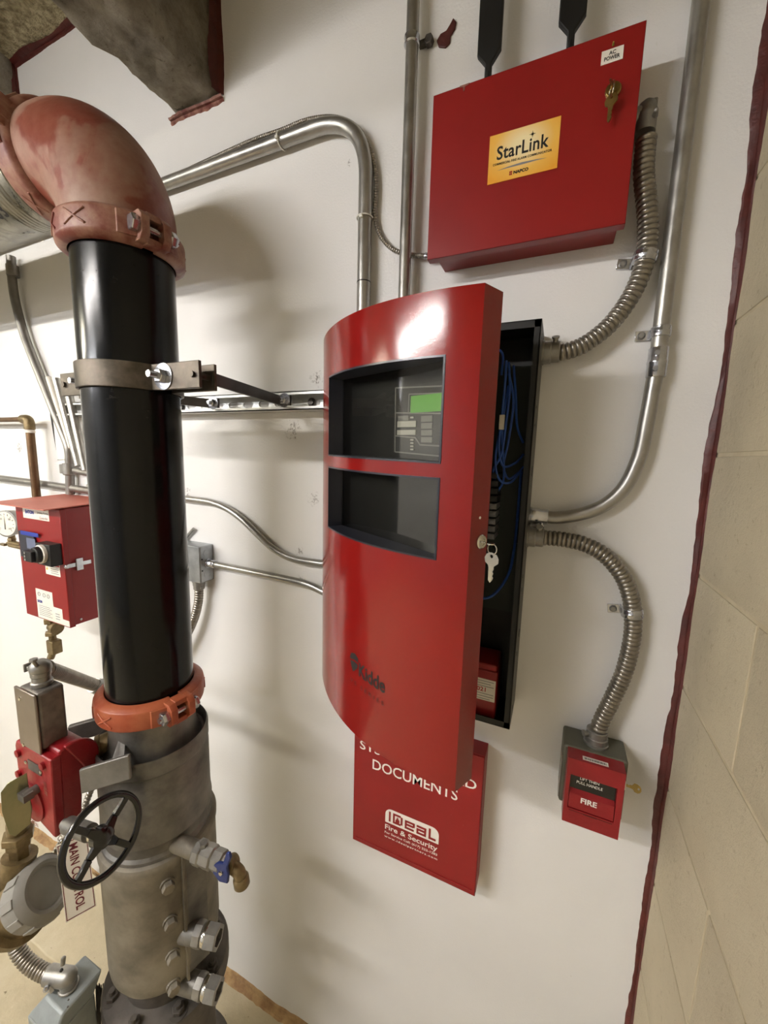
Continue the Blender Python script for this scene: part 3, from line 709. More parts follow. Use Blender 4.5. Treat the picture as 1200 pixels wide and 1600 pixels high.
fl = [(.235, .2), (.205, .28), (.20, .42), (.222, .55), (.228, .70), (.25, .58), (.255, .5), (.268, .56), (.28, .42), (.272, .28), (.25, .2)]
mb.add([(lx0+lw*a, yl-.0008, lz0+lh*b) for a, b in fl], [tuple(range(len(fl)))])
part('logo_letters', mb, M_REDBOX, dd, 'red letters IDEAL with a flame in the D')
mb = MB()
for i in range(60):
    x = random.uniform(DX0+.005, DX1-.005); z = DzA+.01+(DzB-DzA-.1)*random.random()**1.8; r_ = random.uniform(.0002, .0007)
    mb.lathe([(r_, 0), (r_, .0003)], (x, DY, z), -Y, 6)
part('paint_speck', mb, M_CAULK2, dd, kind='stuff')

# ================================================================ MANUAL PULL STATION
th = thing('pull_station', 'small red manual pull station on a grey back box near the right corner', 'pull station', (.105, 0, -.65))
part('back_box', MB().box(.053, .157, -.061, 0, -.640, -.5215), M_GREYBOX, th, 'grey back box', bev=.004)
part('side_lug', MB().box(.0515, .0535, -.060, -.040, -.632, -.545), M_DIE, th, bev=.0005)
mb = MB(); x0, x1, z0, z1, yf = .060, .149, -.650, -.5225, -.091
wx0, wx1, wz0, wz1 = .0665, .1395, -.620, -.5535
mb.box(x0, x1, -.080, -.061, z0, z1)
for q in ((x0, wx0, z0, z1), (wx1, x1, z0, z1), (wx0, wx1, wz1, z1), (wx0, wx1, z0, wz0)): mb.box(q[0], q[1], yf, -.080, q[2], q[3])
part('body', mb, M_REDP, th)
hd = part('handle', MB().prism([(wx0+.001, -.0805, wz0+.002), (wx0+.001, -.0905, wz0+.002), (wx0+.001, -.0895, -.5905), (wx0+.001, -.0825, -.5850), (wx0+.001, -.0805, -.5850)], (wx1-wx0-.002, 0, 0)), M_REDP, th, 'red pull handle')
rc = part('recess_plate', MB().box(wx0, wx1, -.0825, -.080, -.5885, wz1), M_BLACKG, th, 'black plate above the handle')
def ptz(s, xa, xb, z, h, y, **k): return MB().text(s, (xa, y, z), X, Z, xb-xa, h, **k)
part('lettering', ptz('LIFT THEN', .083, .113, -.5650, .0048, -.0828), M_LABEL, rc)
part('lettering', ptz('PULL HANDLE', .078, .119, -.5735, .0055, -.0828), M_LABEL, rc)
part('lettering', ptz('FIRE', .0865, .112, -.6035, .0105, -.0908, bold=.03), M_WHITE, hd)
a, b = .0835, .1235
lp = part('barcode_label', MB().box(a, b, -.0855, -.0760, -.5224, -.5220), M_LABEL, th, 'white bar code label on the top')
mb = MB(); x = a+.003
while x < b-.003: w_ = random.choice((.0004, .0007, .001)); mb.box(x, x+w_, -.0838, -.0786, -.5220, -.5219); x += w_+random.choice((.0005, .0008))
part('bars', mb, M_PRINT, lp)
part('seam_line', MB().box(wx0+.003, wx1-.002, -.0913, -.0908, wz0-.004, wz0-.003).box(.092, .114, -.0915, -.0908, wz0-.0048, wz0-.003), M_DARKRED, th)
part('key_collar', MB().cyl((.149, -.0765, -.5535), (.1525, -.0765, -.5535), .0075, n=20), M_WHITE, th)
part('key', flat_key((.176, -.0765, -.5535), (-1, 0, .05), (0, .55, 1), .62), M_BRASS, th, 'key left in the side lock')

# ================================================================ CONDUITS
def strap_on(parent, p, tang, r, y, side=-1, w=.008, tab=.022):
    """one-hole strap: a band round the conduit and a screwed tab flat on the wall"""
    p = Vector(p); tg = Vector(tang).normalized(); sd = Vector((tg.z, 0, -tg.x)).normalized()*side
    if abs(tg.z) > .5 and sd.x*side < 0: sd = -sd
    mb = MB().lathe([(r+.0014, -w), (r+.0022, -w*.9), (r+.0022, -w*.2), (r+.0030, 0), (r+.0022, w*.2), (r+.0022, w*.9), (r+.0014, w)], p, tg, 24)
    mb.obox(Vector((p.x, -.0025, p.z))+sd*(r+tab*.5), sd*tab*.5, tg*w, Y*.0013)
    mb.obox(Vector((p.x, (p.y-.001)*.5, p.z))+sd*(r+.001), sd*.0013, tg*w, Y*abs(p.y)*.5)
    s = part('strap', mb, M_ZINC, parent, bev=.0004)
    part('screw', MB().lathe([(.0062, 0), (.0062, .0015), (.004, .004), (.002, .0042)], Vector((p.x, -.0038, p.z))+sd*(r+tab*.6), -Y, 14), M_DIE, s)
def connector(parent, p, d, r, L=.026, screw=(0, 0, 1), mat=None):
    p, d = Vector(p), Vector(d).normalized()
    mb = MB().lathe([(r*1.45, 0), (r*1.45, L*.14), (r*1.32, L*.16), (r*1.32, L*.5), (r*1.22, L*.55), (r*1.22, L*.95), (r*1.12, L)], p, d, 24)
    s = Vector(screw).normalized(); mb.cyl(p+d*L*.72+s*r*1.1, p+d*L*.72+s*r*1.62, r*.28, n=12); mb.cyl(p+d*L*.72+s*r*1.6, p+d*L*.72+s*r*1.8, r*.42, n=12)
    return part('connector', mb, mat or M_ZINC, parent)
# vertical conduit to the left of the communicator
c = thing('conduit', 'straight upright steel conduit running from the ceiling down behind the red panel door', 'conduit', (-.31, -.015, .2), 'steel conduits')
part('pipe', MB().cyl((-.309, -.0265, CEIL), (-.309, -.0265, .2245), .0118, n=24), M_EMT, c)
a = at(650, 62, -.0265)
st = part('strap', MB().lathe([(.0125, -.008), (.0145, -.006), (.0132, 0), (.0145, .006), (.0125, .008)], (-.3095, -.0265, a.z), Z, 24), M_ZINC, c)
b = at(667, 67, -.006); part('hanger_lug', MB().obox((b.x-.004, -.007, b.z), (.011, 0, 0), (0, .005, 0), (0, 0, .004)).hexnut((b.x+.005, -.002, b.z), -Y, .009, .012), M_IRON, c, bev=.001)
b = at(703, 45, 0); vs = []
sm = [(708, 27), (713, 33), (711, 44), (704, 55), (703, 66), (696, 74), (685, 73), (682, 63), (688, 52), (697, 47), (703, 37)]
solo('caulk_smear', MB().prism([at(*q, -.0035) for q in sm], (0, .0035, 0)), M_CAULK, 'smear of dark red firestop caulk on the wall beside the upright conduit', 'caulk', bev=.0015)
# big conduit with the swept bend
c = thing('conduit', 'thick steel conduit running level from the left and bending down to the red panel', 'conduit', (-.41, -.026, .22), 'steel conduits')
yb = -.020
pts = [Vector((-2.35, yb, .677)), Vector((-.4035, yb, .680)), Vector((-.4035, yb, .2245))]
pth = rounded(pts, .125, 18)
part('pipe', MB().tube(pth, .0142, 28), M_EMT, c)
zc = at(566, 442, yb).z; part('coupling_seam', MB().cyl((-.4035, yb, zc-.001), (-.4035, yb, zc+.001), .0146, n=28), M_BLACK, c)
# armoured cable strapped along it
q = [(262, 279), (318, 254), (391, 221), (441, 203), (479, 188), (517, 183), (548, 192), (571, 217), (584, 252), (588, 290), (586, 334), (593, 365), (612, 388), (640, 398), (668, 400)]
ys = [-.016, -.018, -.020, -.020, -.018, -.016, -.014, -.012, -.010, -.010, -.010, -.008, -.008, -.008, -.020]
c2 = thing('armored_cable', 'thin ribbed armoured cable tied along the thick bent conduit and ending at the communicator', 'cable', (-.27, -.02, .38))
pc = [Vector((-1.35, -.006, .697))]+[at(a, b, y) for (a, b), y in zip(q, ys)]
part('armor', MB().flex(pc, .0048, .0050, 10, .28), M_FLEX, c2)
e = pc[-1]; connector(c2, e+Vector((.012, 0, 0)), (-1, 0, 0), .0052, .018, (0, -1, 0))
for (px, py, ax_) in ((440, 220, Vector((1, 0, .02))), (570, 341, Vector((0, 0, 1)))):
    p = at(px, py, yb); 
    tie = MB().torus(p, ax_, .0162, .0014, 28, 8)
    tie.obox(p+Vector((.0, -.0165, -.004)), (.003, 0, 0), (0, .003, 0), (0, 0, .003)); part('cable_tie', tie, M_TIE, c2)
# corner conduit with long bend into the black box
c = thing('conduit', 'steel conduit near the right corner bending left into the black box side', 'conduit', (.13, -.017, -.10), 'steel conduits')
up = [Vector((.135, -.017, CEIL)), Vector((.134, -.017, .171))]
part('pipe', MB().cyl(up[0], up[1], .0118, n=24), M_EMT, c)
low = [(1030, 545), (1021, 600), (1010, 660), (998, 715), (975, 762), (943, 790), (905, 804), (870, 809), (850, 808)]
lp_ = [at(*q, -.017) for q in low]; lp_[0] = Vector((.135, -.017, .190)); lp_[-1].z = lp_[-2].z
part('pipe', MB().tube(smooth_path(lp_, 10), .0118, 24), M_EMT, c)
zc = at(1027, 567, -.017).z
mb = MB().lathe([(.0135, -.023), (.0142, -.022), (.0142, -.003), (.0150, -.001), (.0150, .001), (.0142, .003), (.0142, .022), (.0135, .023)], (.1345, -.017, zc), Z, 24)
for dz in (-.012, .012):
    mb.cyl((.1345-.004, -.030, zc+dz), (.1345-.005, -.0375, zc+dz), .004, n=12)
part('coupling', mb, M_ZINC, c)
strap_on(c, (.1345, -.017, at(1020, 520, -.017).z), Z, .0118, -.017, -1)
connector(c, (PX1, -.017, lp_[-1].z), X, .0118, .034, (0, -.5, -1))
# flexible conduit: communicator down to black box
c = thing('flexible_conduit', 'ribbed flexible metal conduit curving from the communicator down to the top of the black box', 'conduit', (.06, -.04, .18), 'ribbed flexible conduits')
q = [(1010, 215), (1006, 270), (1012, 340), (1009, 400), (990, 455), (955, 505), (915, 537), (885, 549), (868, 550)]
yy = [-.036, -.034, -.030, -.026, -.024, -.026, -.028, -.030, -.030]
pf = [at(a, b, y) for (a, b), y in zip(q, yy)]
part('hose', MB().flex(pf, .0146, .0078), M_FLEX, c)
a = at(1009, 175, -.034); a.x = max(a.x, .079)
mb = MB().lathe([(.0145, -.018), (.0145, .0), (.0155, .002), (.0155, .006), (.011, .022), (.005, .027)], (a.x, -.034, a.z-.012), Z, 20)
mb.cyl((SX1-.009, -.034, a.z-.004), (a.x, -.034, a.z-.004), .0125, n=20)
part('angle_connector', mb, M_DIE, c, ang=50)
part('connector_clamp', MB().box(a.x+.006, a.x+.014, -.030, -.004, a.z-.030, a.z+.020).cyl((a.x+.008, -.034, a.z-.016), (a.x+.010, -.058, a.z-.016), .003, n=10), M_DIE, c, bev=.002)
strap_on(c, at(1008, 402, -.026), (at(1004, 415, -.026)-at(1012, 385, -.026)), .0148, -.026, -1)
cn = connector(c, (PX1, -.030, pf[-1].z), X, .0145, .030, (0, -.6, 1), M_DIE)
# flexible conduit: black box down to pull station
c = thing('flexible_conduit', 'ribbed flexible metal conduit arching from the black box down to the pull station', 'conduit', (.12, -.03, -.52), 'ribbed flexible conduits')
q = [(848, 840), (880, 843), (915, 851), (945, 868), (970, 896), (983, 925), (989, 958), (987, 1000), (975, 1050), (955, 1095), (938, 1130), (932, 1150)]
yy = [-.030, -.029, -.028, -.026, -.024, -.022, -.020, -.020, -.022, -.026, -.029, -.030]
pf = [at(a, b, y) for (a, b), y in zip(q, yy)]
part('hose', MB().flex(pf, .0144, .0078), M_FLEX, c)
strap_on(c, at(988, 957, -.020), (at(987, 985, -.02)-at(985, 930, -.02)), .0147, -.020, -1)
connector(c, (PX1, -.030, pf[0].z), X, .0145, .030, (0, -.6, 1), M_DIE)
e = pf[-1]; connector(c, (e.x, -.030, -.5215), (-.0+(pf[-2].x-e.x)*.3, 0, 1), .0145, .028, (-1, -.5, 0), M_DIE)
# junction box and its two conduits left of the panel
jb = thing('junction_box', 'square galvanised junction box on the wall just right of the black pipe', 'junction box', (-.90, 0, -.37))
jx0, jx1, jz0, jz1 = -.990, -.885, -.367, -.262
part('body', MB().box(jx0, jx1, -.046, 0, jz0, jz1), M_JBOX, jb, bev=.003)
part('cover', MB().box(jx0+.001, jx1-.001, -.0485, -.046, jz0+.001, jz1-.001), M_JBOX, jb, bev=.0008)
for z in (jz0+.022, jz1-.022): part('knockout', MB().lathe([(.0105, 0), (.0105, .0006), (.0095, .0006), (.0095, .0002)], (jx1, -.024, z), X, 22), M_JBOX, jb)
for (y, z) in ((-.040, jz0+.035), (-.040, jz0+.068)): part('screw_hole', MB().cyl((jx1, y, z), (jx1+.0004, y, z), .0025, n=12), M_BLACK, jb)
c = thing('conduit', 'thin steel conduit from the junction box sloping right to the red panel', 'conduit', (-.70, -.02, -.35), 'steel conduits')
pe = [Vector((jx1+.02, -.020, -.314)), at(480, 912, -.020), Vector((-.455, -.020, at(530, 922, -.02).z))]
pe = [pe[0], at(420, 899, -.020), at(480, 912, -.020), at(510, 927, -.02)]
part('pipe', MB().tube(rounded(pe, .05, 6), .0092, 18), M_EMT, c)
connector(c, (jx1, -.020, -.314), (1, 0, 0), .0092, .030, (0, -1, .4))
c = thing('conduit', 'thin steel conduit with a stepped double bend, above the junction box', 'conduit', (-.9, -.012, -.2), 'steel conduits')
pe = [at(120, 758, -.012), at(355, 787, -.012), at(440, 872, -.012), at(515, 882, -.012)]
pe[0] = Vector((-1.43, -.012, pe[1].z+.012))
part('pipe', MB().tube(rounded(pe, .09, 12), .0092, 18), M_EMT, c)
c = thing('flexible_conduit', 'ribbed flexible conduit hanging under the junction box beside the black pipe', 'conduit', (-.93, -.02, -.45), 'ribbed flexible conduits')
pf = [at(311, 918, -.028), at(310, 940, -.028), at(304, 965, -.03), at(293, 990, -.035), at(275, 1020, -.04), at(255, 1060, -.05)]
part('hose', MB().flex(pf, .0125, .0075), M_FLEX, c)
connector(c, (pf[0].x, -.028, jz0), (0, 0, -1), .0125, .026, (1, -.3, 0), M_DIE)
c = thing('conduit', 'short thin steel conduit stub slanting up behind the black pipe above the junction box', 'conduit', (-.98, -.01, -.25), 'steel conduits')
part('pipe', MB().tube([at(303, 826, -.008), at(285, 846, -.008), at(262, 880, -.008)], .0045, 12), M_EMT, c)

# ================================================================ STRUT CHANNEL WITH BRACES TO THE RISER
th = thing('strut_channel', 'slotted zinc strut channel fixed level on the wall between riser and panel', 'channel', (-.9, 0, .10))
zx0, zx1, sz0, sz1 = -1.52, -.445, .1005, .1425; w_ = .0025
mb = MB().box(zx0, zx1, -.041, 0, sz1-w_, sz1).box(zx0, zx1, -.041, 0, sz0, sz0+w_)
mb.box(zx0, zx1, -.041, -.0385, sz1-.006, sz1).box(zx0, zx1, -.041, -.0385, sz0, sz0+.006)
mb.box(zx0, zx1, -.041, -.036, sz1-.0075, sz1-.006).box(zx0, zx1, -.041, -.036, sz0+.006, sz0+.0075)
zm = (sz0+sz1)/2
mb.box(zx0, zx1, -.0025, -.0005, zm+.0075, sz1).box(zx0, zx1, -.0025, -.0005, sz0, zm-.0075)
x = zx0
while x < zx1-.02:         # webs between the oval slots, with rounded slot ends
    xa, xb = x+.0335, x+.052; q = []
    for k in range(9): g = -pi/2+pi*k/8; q.append((xb+.0075-.0075*cos(g), zm+.0075*sin(g)))
    for k in range(9): g = pi/2+pi*k/8; q.append((xa-.0075-.0075*cos(g), zm+.0075*sin(g)))
    mb.prism([(a, -.0025, b) for a, b in q], (0, .002, 0)); x += .0508
part('channel', mb, M_STRUT, th)
for px in (486, 283): 
    a = at(px, 622 if px == 486 else 628, -.006); part('anchor_screw', MB().hexnut((a.x, -.003, zm), -Y, .008, .006).lathe([(.011, 0), (.011, .001)], (a.x, -.003, zm), -Y, 16), M_IRON, th)
def brace(xw, xe, ye, ze, label, nutpx):
    b = thing('brace_bar', label, 'brace', (xw, -.043, zm), 'flat brace bars of the riser clamp')
    p0 = Vector((xw, -.046, zm)); p1 = Vector((xe, ye, ze)); d = (p1-p0).normalized()
    mb = MB().obox((p0+p1)/2, (p1-p0)/2, X*.003, Z*.011); mb.obox(p0+Vector((.012, -.001, 0)), X*.018, Y*.003, Z*.012)
    part('bar', mb, M_BAR, b, bev=.001)
    part('channel_bolt', MB().bolt(p0+Vector((.014, -.004, 0)), -Y, .0095, .010), M_ZINC, b)
    part('washer', MB().lathe([(.016, 0), (.016, .0018)], p0+Vector((.014, -.0035, 0)), -Y, 22), M_ZINC, b)
xw = at(446, 625, -.046).x-.014; brace(xw, -.583, -.262, .130, 'dark flat brace bar from the right clamp ear back to the strut channel', None)
xw = at(335, 629, -.046).x-.014; brace(xw, -.985, -.262, .130, 'dark flat brace bar passing behind the black pipe to the left clamp ear', None)

# ================================================================ RISER: PIPE, ELBOW, COUPLINGS, CLAMP
axx, axy = AX.x, AX.y
def ax(z): return Vector((axx, axy, z))
RP = .0841
solo('riser_pipe', MB().cyl(ax(-.560), ax(.395), RP, n=72), M_BPIPE, 'thick glossy black upright pipe with orange couplings at both ends', 'pipe')
EB = .165; ZE = .385+EB                # level of the overhead pipe axis
ec = Vector((axx-EB, axy, .385))
pts = [ax(.375)]+[ec+Vector((EB*cos(g), 0, EB*sin(g))) for g in [pi/2*i/28 for i in range(29)]]+[Vector((axx-EB-.012, axy, ZE))]
rr = []
for i in range(len(pts)):
    s = i/(len(pts)-1); rr.append(.0865+.010*sin(pi*min(max(s, 0), 1))**.5)
eb = thing('pipe_elbow', 'dusty orange cast elbow turning the black riser to the overhead pipe', 'pipe elbow', (axx, axy, .38))
part('casting', MB().tube(pts, rr, 56), M_ELBOW, eb, ang=60)
def cast_text(s, fn, w, h, **k): return MB().text(s, lambda a, b: fn(a*w, b*h), None, None, 1, 1, **k)
def coupling(label, c, axis, split, R=.1035, W=.054, mat=M_ORANGE, th_name='grooved_coupling', boltside=1, xmark=True):
    """two cast halves; 'split' is the direction of the visible bolt pad"""
    c, a = Vector(c), Vector(axis).normalized(); sp = Vector(split); sp = (sp-a*sp.dot(a)).normalized(); tg = a.cross(sp)
    t = thing(th_name, label, 'coupling', c, 'cast pipe couplings')
    prof = [(.086, -W/2), (.0925, -W/2), (.0985, -W*.42), (R-.001, -W*.36), (R, -W*.28), (R, W*.28), (R-.001, W*.36), (.0985, W*.42), (.0925, W/2), (.086, W/2)]
    for hs in (0, 1):
        vs = []; fs = []; N = 40; m_ = len(prof)
        for i in range(N+1):
            g = hs*pi+.11+(pi-.22)*i/N
            for (r_, h) in prof: vs.append(c+a*h+(sp*cos(g)+tg*sin(g))*r_)
        for i in range(N):
            for k in range(m_-1): fs.append((i*m_+k, i*m_+k+1, (i+1)*m_+k+1, (i+1)*m_+k))
        fs += [tuple(range(m_)), tuple(range(N*m_, N*m_+m_))[::-1]]
        mb = MB().add(vs, fs)
        for sd in (1, -1):          # bolt lugs at both ends of the half
            d = sp*sd; tt = tg*(1 if hs == 0 else -1)
            b0 = c+d*(R-.014)+tt*.0115
            mb.prism([b0-a*W*.44, b0+d*.022-a*W*.44, b0+d*.032-a*W*.26, b0+d*.032+a*W*.26, b0+d*.022+a*W*.44, b0+a*W*.44], tt*.014)
            b1 = c+d*(R-.016)+tt*.025
            mb.prism([b1-a*W*.34, b1+d*.018-a*W*.34, b1+d*.018+a*W*.34, b1+a*W*.34], tt*.026+d*(-.012))
        if hs == 0:               # the bridge above and below the bolt slot
            for sd in (1, -1):
                for k in (1, -1): mb.obox(c+sp*sd*(R-.003)+a*k*W*.37, sp*.012, tg*.0125, a*W*.10)
        if xmark:                  # raised rib cross on the casting
            for (g0, g1, h0, h1) in ((.95, 1.32, -.012, .012), (.95, 1.32, .012, -.012), (1.6, 1.95, -.012, .012), (1.6, 1.95, .012, -.012)):
                q = [c+a*(h0+(h1-h0)*k/6)+(sp*cos(g0+(g1-g0)*k/6+hs*pi)+tg*sin(g0+(g1-g0)*k/6+hs*pi))*(R+.0005) for k in range(7)]
                mb.tube(q, .0022, 6)
        h_o = part('coupling_half', mb, mat, t, bev=.0012, ang=50)
    for sd in (1, -1):
        d = sp*sd; p = c+d*(R+.004)
        mb = MB().cyl(p-tg*.044, p+tg*.036, .0062, n=14)
        mb.hexnut(p-tg*.0255, -tg, .0135, .014); mb.hexnut(p+tg*.0255, tg, .0135, .012)
        part('bolt', mb, M_ZINC, t)
    return t
pd = (WC(240, 355, .11)-ax(0)); pd.z = 0
coupling('orange bolted coupling joining the elbow to the top of the black pipe', ax(.3755), -Z, pd)
coupling('orange bolted coupling between elbow and galvanised overhead pipe, upper left', (axx-EB-.010, axy, ZE), -X, (0, -.95, .3))
pd = (WC(284, 1105, .115)-ax(0)); pd.z = 0
coupling('bright orange bolted coupling at the foot of the black pipe', ax(-.532), Z, pd, mat=M_ORANGE2, R=.105)
hp = thing('overhead_pipe', 'thick galvanised pipe running level overhead at the upper left edge', 'pipe', (-1.8, axy, ZE))
prof = [(RP, 0), (RP, .030), (RP-.0025, .032), (RP-.0025, .038), (RP, .040)]
for k in range(5): h = .062+k*.011; prof += [(RP, h), (RP+.0015, h+.002), (RP+.0015, h+.004), (RP, h+.006)]
prof += [(RP, 2.2)]
part('pipe', MB().lathe(prof, (axx-EB-.022, axy, ZE), -X, 72), M_GALV, hp)
def onh(a, b): g = -2.35+(b)/RP; return Vector((-1.21+a, axy+cos(g)*(RP+.0005), ZE+sin(g)*(RP+.0005)))
part('stencil', MB().text('7200 23', lambda a, b: onh(a*.13, b*.03), None, None, 1, 1, bold=.02), M_PRINT, hp, 'stencilled black numbers')
# raised foundry marks on the elbow and couplings
def onc(R_, z0_, g0_): return lambda a, b: Vector((axx+cos(g0_+a/R_)*(R_+.0006), axy+sin(g0_+a/R_)*(R_+.0006), z0_+b))
gl = atan2(WC(100, 350, .1035).y-axy, WC(100, 350, .1035).x-axx)
# riser clamp
ct = thing('riser_clamp', 'flat steel two-piece clamp round the middle of the black pipe', 'pipe clamp', (axx, axy, .11))
zc0, zc1 = .109, .155; r1_, r2_ = .0852, .0905
def band(sgn):
    out = []; inn = []; g0 = radians(14)
    N = 30; yc = .0135
    for i in range(N+1):
        g = (-pi+g0)+(pi-2*g0)*i/N
        out.append((cos(g)*r2_, sin(g)*r2_)); inn.append((cos(g)*r1_, sin(g)*r1_))
    O = [(-.205, -yc-.006)]+[(-.106, -yc-.006)]+out+[(.106, -yc-.006), (.205, -yc-.006)]
    I = [(.205, -yc)]+[(.100, -yc)]+inn[::-1]+[(-.100, -yc), (-.205, -yc)]
    return [(axx+a, axy+b*sgn, zc0) for a, b in O+I]
for sgn, lab in ((1, 'front half of the clamp'), (-1, 'rear half of the clamp')):
    P = band(sgn); n = len(P); half = n//2; vs = [Vector(p) for p in P]; O, I = vs[:half], vs[half:][::-1]; U = Z*(zc1-zc0)
    mb = MB(); q = O+I+[p+U for p in O]+[p+U for p in I]; h = half
    fs = []
    for i in range(h-1):
        fs += [(i, i+1, 2*h+i+1, 2*h+i), (h+i, h+i+1, 3*h+i+1, 3*h+i), (i, i+1, h+i+1, h+i), (2*h+i, 2*h+i+1, 3*h+i+1, 3*h+i)]
    fs += [(0, h, 3*h, 2*h), (h-1, 2*h-1, 4*h-1, 3*h-1)]
    mb.add(q, fs); part('clamp_half', mb, M_CLAMP, ct, lab, bev=.0022)
for xb in (axx+.116, axx-.116): 
    pb = Vector((xb, axy-.0195, .132)); pt_ = part('clamp_bolt', MB().bolt(pb, -Y, .0125, .013).cyl(pb-Y*.03, pb+Y*.055, .006, n=14), M_ZINC, ct)
    part('washer', MB().lathe([(.0235, 0), (.0235, .002)], pb, -Y, 26), M_ZINC, ct)
for xb in (axx+.190, axx-.190): part('clamp_bolt', MB().cyl((xb, axy-.024, .132), (xb, axy+.030, .132), .0055, n=12), M_CLAMP, ct)

# ================================================================ STAINLESS VALVE BODY AT THE FOOT OF THE RISER
vb = thing('check_valve', 'big dusty stainless steel valve standing under the black pipe', 'valve', (axx, axy, FL))
prof = [(RP, -.535), (RP, -.600), (.088, -.632), (.096, -.645), (.101, -.641), (.104, -.626), (.1075, -.620), (.1105, -.626), (.1105, -.656),
        (.1075, -.660), (.1075, -.668), (.1100, -.674), (.1100, -.780), (.111, -.800), (.1125, -.812), (.1085, -.818), (.1075, -.838), (.112, -.844), (.1125, -.856)]
part('upper_barrel', MB().lathe([(r_, -z) for r_, z in prof], ax(0), -Z, 72), M_STEEL, vb, ang=32)
prof = [(.110, -.850), (.1185, -.854), (.121, -.860), (.1205, -.872), (.118, -.878), (.118, -1.150), (.116, -1.172), (.108, -1.190), (.098, -1.196)]
part('repair_sleeve', MB().lathe([(r_, -z) for r_, z in prof], ax(0), -Z, 72), M_STEELT, vb, 'dusty stainless bolted sleeve', ang=32)
prof = [(.092, -1.18), (.092, -1.245), (.135, -1.252), (.138, -1.258), (.138, -1.290), (.134, -1.295), (.100, -1.298), (.100, -1.60), (.135, -1.62), (.14, FL)]
fo = part('foot', MB().lathe([(r_, -z) for r_, z in prof], ax(0), -Z, 56), M_IRON, vb, 'dark cast flange under the sleeve')
for k in range(8):
    g = k*pi/4+.3; p = ax(-1.252)+Vector((cos(g)*.115, sin(g)*.115, 0)); part('flange_bolt', MB().bolt(p, Z, .013, .014), M_IRON, fo)
sm0 = WC(286, 1370, .121)-ax(0); gs = atan2(sm0.y, sm0.x); sd = Vector((cos(gs), sin(gs), 0)); st_ = Vector((-sin(gs), cos(gs), 0))
part('side_seam', MB().obox(ax(-1.02)+sd*.1195, sd*.006, st_*.0025, Z*.160), M_STEELT, vb, bev=.001)
part('side_plate', MB().prism([ax(-.865)+sd*.1175+st_*.004, ax(-.865)+sd*.118+st_*.050, ax(-1.170)+sd*.118+st_*.050, ax(-1.170)+sd*.1175+st_*.004], -sd*.03), M_STEEL, vb)
for (px, py) in ((262, 1382), (266, 1440), (270, 1493), (271, 1540)):
    p = WC(px, py, .119); d = (p-ax(p.z)).normalized(); d = (d+sd*.3).normalized()
    part('sleeve_bolt', MB().lathe([(.0145, -.004), (.0145, .002)], p, d, 20).hexnut(p+d*.002, d, .0125, .012), M_STEELT, vb)
# plugged outlets
def dirz(p0, px, py): q = atz(px, py, p0.z); return (q-p0)
def port(px, py, ex, ey, label):
    p0 = WC(px, py, .112); d = dirz(p0, ex, ey); L = d.length; d.normalize()
    o = thing('outlet_fitting', label, 'pipe fitting', p0, 'outlet fittings on the sleeve')
    part('nipple', MB().lathe([(.022, -.02), (.022, L*.30), (.019, L*.32)], p0, d, 24), M_STEEL, o)
    part('union', MB().lathe([(.019, L*.28), (.0235, L*.30), (.0245, L*.42), (.0235, L*.52), (.020, L*.54), (.020, L*.60)], p0, d, 8), M_DIE, o)
    part('collar', MB().lathe([(.0215, L*.56), (.0225, L*.58), (.0225, L*.66), (.021, L*.68)], p0, d, 24), M_CHROME, o)
    part('end_bush', MB().lathe([(.0245, L*.66), (.025, L*.70), (.0245, L*.98), (.0225, L), (.0165, L), (.0165, L*.72)], p0, d, 6, caps=False), M_DIE, o)
    part('bore', MB().cyl(p0+d*L*.70, p0+d*L*.75, .0168, n=18), M_BLACK, o)
    return o
port(292, 1455, 342, 1465, 'upper hexagonal outlet fitting on the sleeve side facing right')
port(295, 1535, 342, 1549, 'lower hexagonal outlet fitting on the sleeve side facing right')
# drain valve with blue lever
p0 = WC(280, 1318, .108); d = dirz(p0, 372, 1356); Ld = d.length; d.normalize(); sdv = d.cross(Z)
dv = thing('drain_valve', 'small steel drain valve with a blue lever and brass hose spout on the body side', 'valve', p0)
part('nipple', MB().lathe([(.018, -.03), (.018, Ld*.34)], p0, d, 24), M_STEELT, dv)
part('valve_shell', MB().lathe([(.018, Ld*.30), (.0235, Ld*.33), (.0235, Ld*.42), (.021, Ld*.44), (.0225, Ld*.50), (.0225, Ld*.60), (.019, Ld*.62), (.0205, Ld*.64), (.0205, Ld*.76), (.017, Ld*.78), (.017, Ld*.84)], p0, d, 8), M_DIE, dv)
part('locknut', MB().hexnut(p0+d*Ld*.44+Z*.018, Z, .009, .010), M_DIE, dv)
pe = p0+d*Ld*.86
part('bonnet', MB().lathe([(.0150, -.014), (.0165, -.006), (.0165, .010), (.010, .014)], pe, Z*.4+(-Y)*.9, 20), M_OBRASS, dv)
hp0 = pe+Vector((0, -.020, .004)); lv = Vector((.36, 0, .93)).normalized(); lw_ = Vector((.93, 0, -.36))
part('lever', MB().prism([hp0+lv*a*1.25+lw_*b*1.15 for a, b in ((-.020, -.016), (-.024, .002), (-.012, .018), (.006, .013), (.016, .006), (.040, .0065), (.046, 0), (.040, -.005), (.016, -.004), (.008, -.014), (-.004, -.020))], (0, .006, 0)), M_BLUEH, dv, 'blue wing lever', bev=.002)
part('lever_screw', MB().hexnut(hp0-Y*0, -Y, .0045, .005), M_CHROME, dv)
sp_ = [pe+d*.0, pe+d*.013+Z*(-.004), pe+d*.023-Z*.010, pe+d*.027-Z*.024]
part('spout', MB().tube(smooth_path(sp_, 6), [.0125]*18+[.0125], 18).lathe([(.0135, 0), (.0155, .003), (.0155, .018), (.0135, .021), (.010, .021)], sp_[-1]+Z*.006, -Z+d*.15, 22), M_OBRASS, dv, 'brass hose spout')

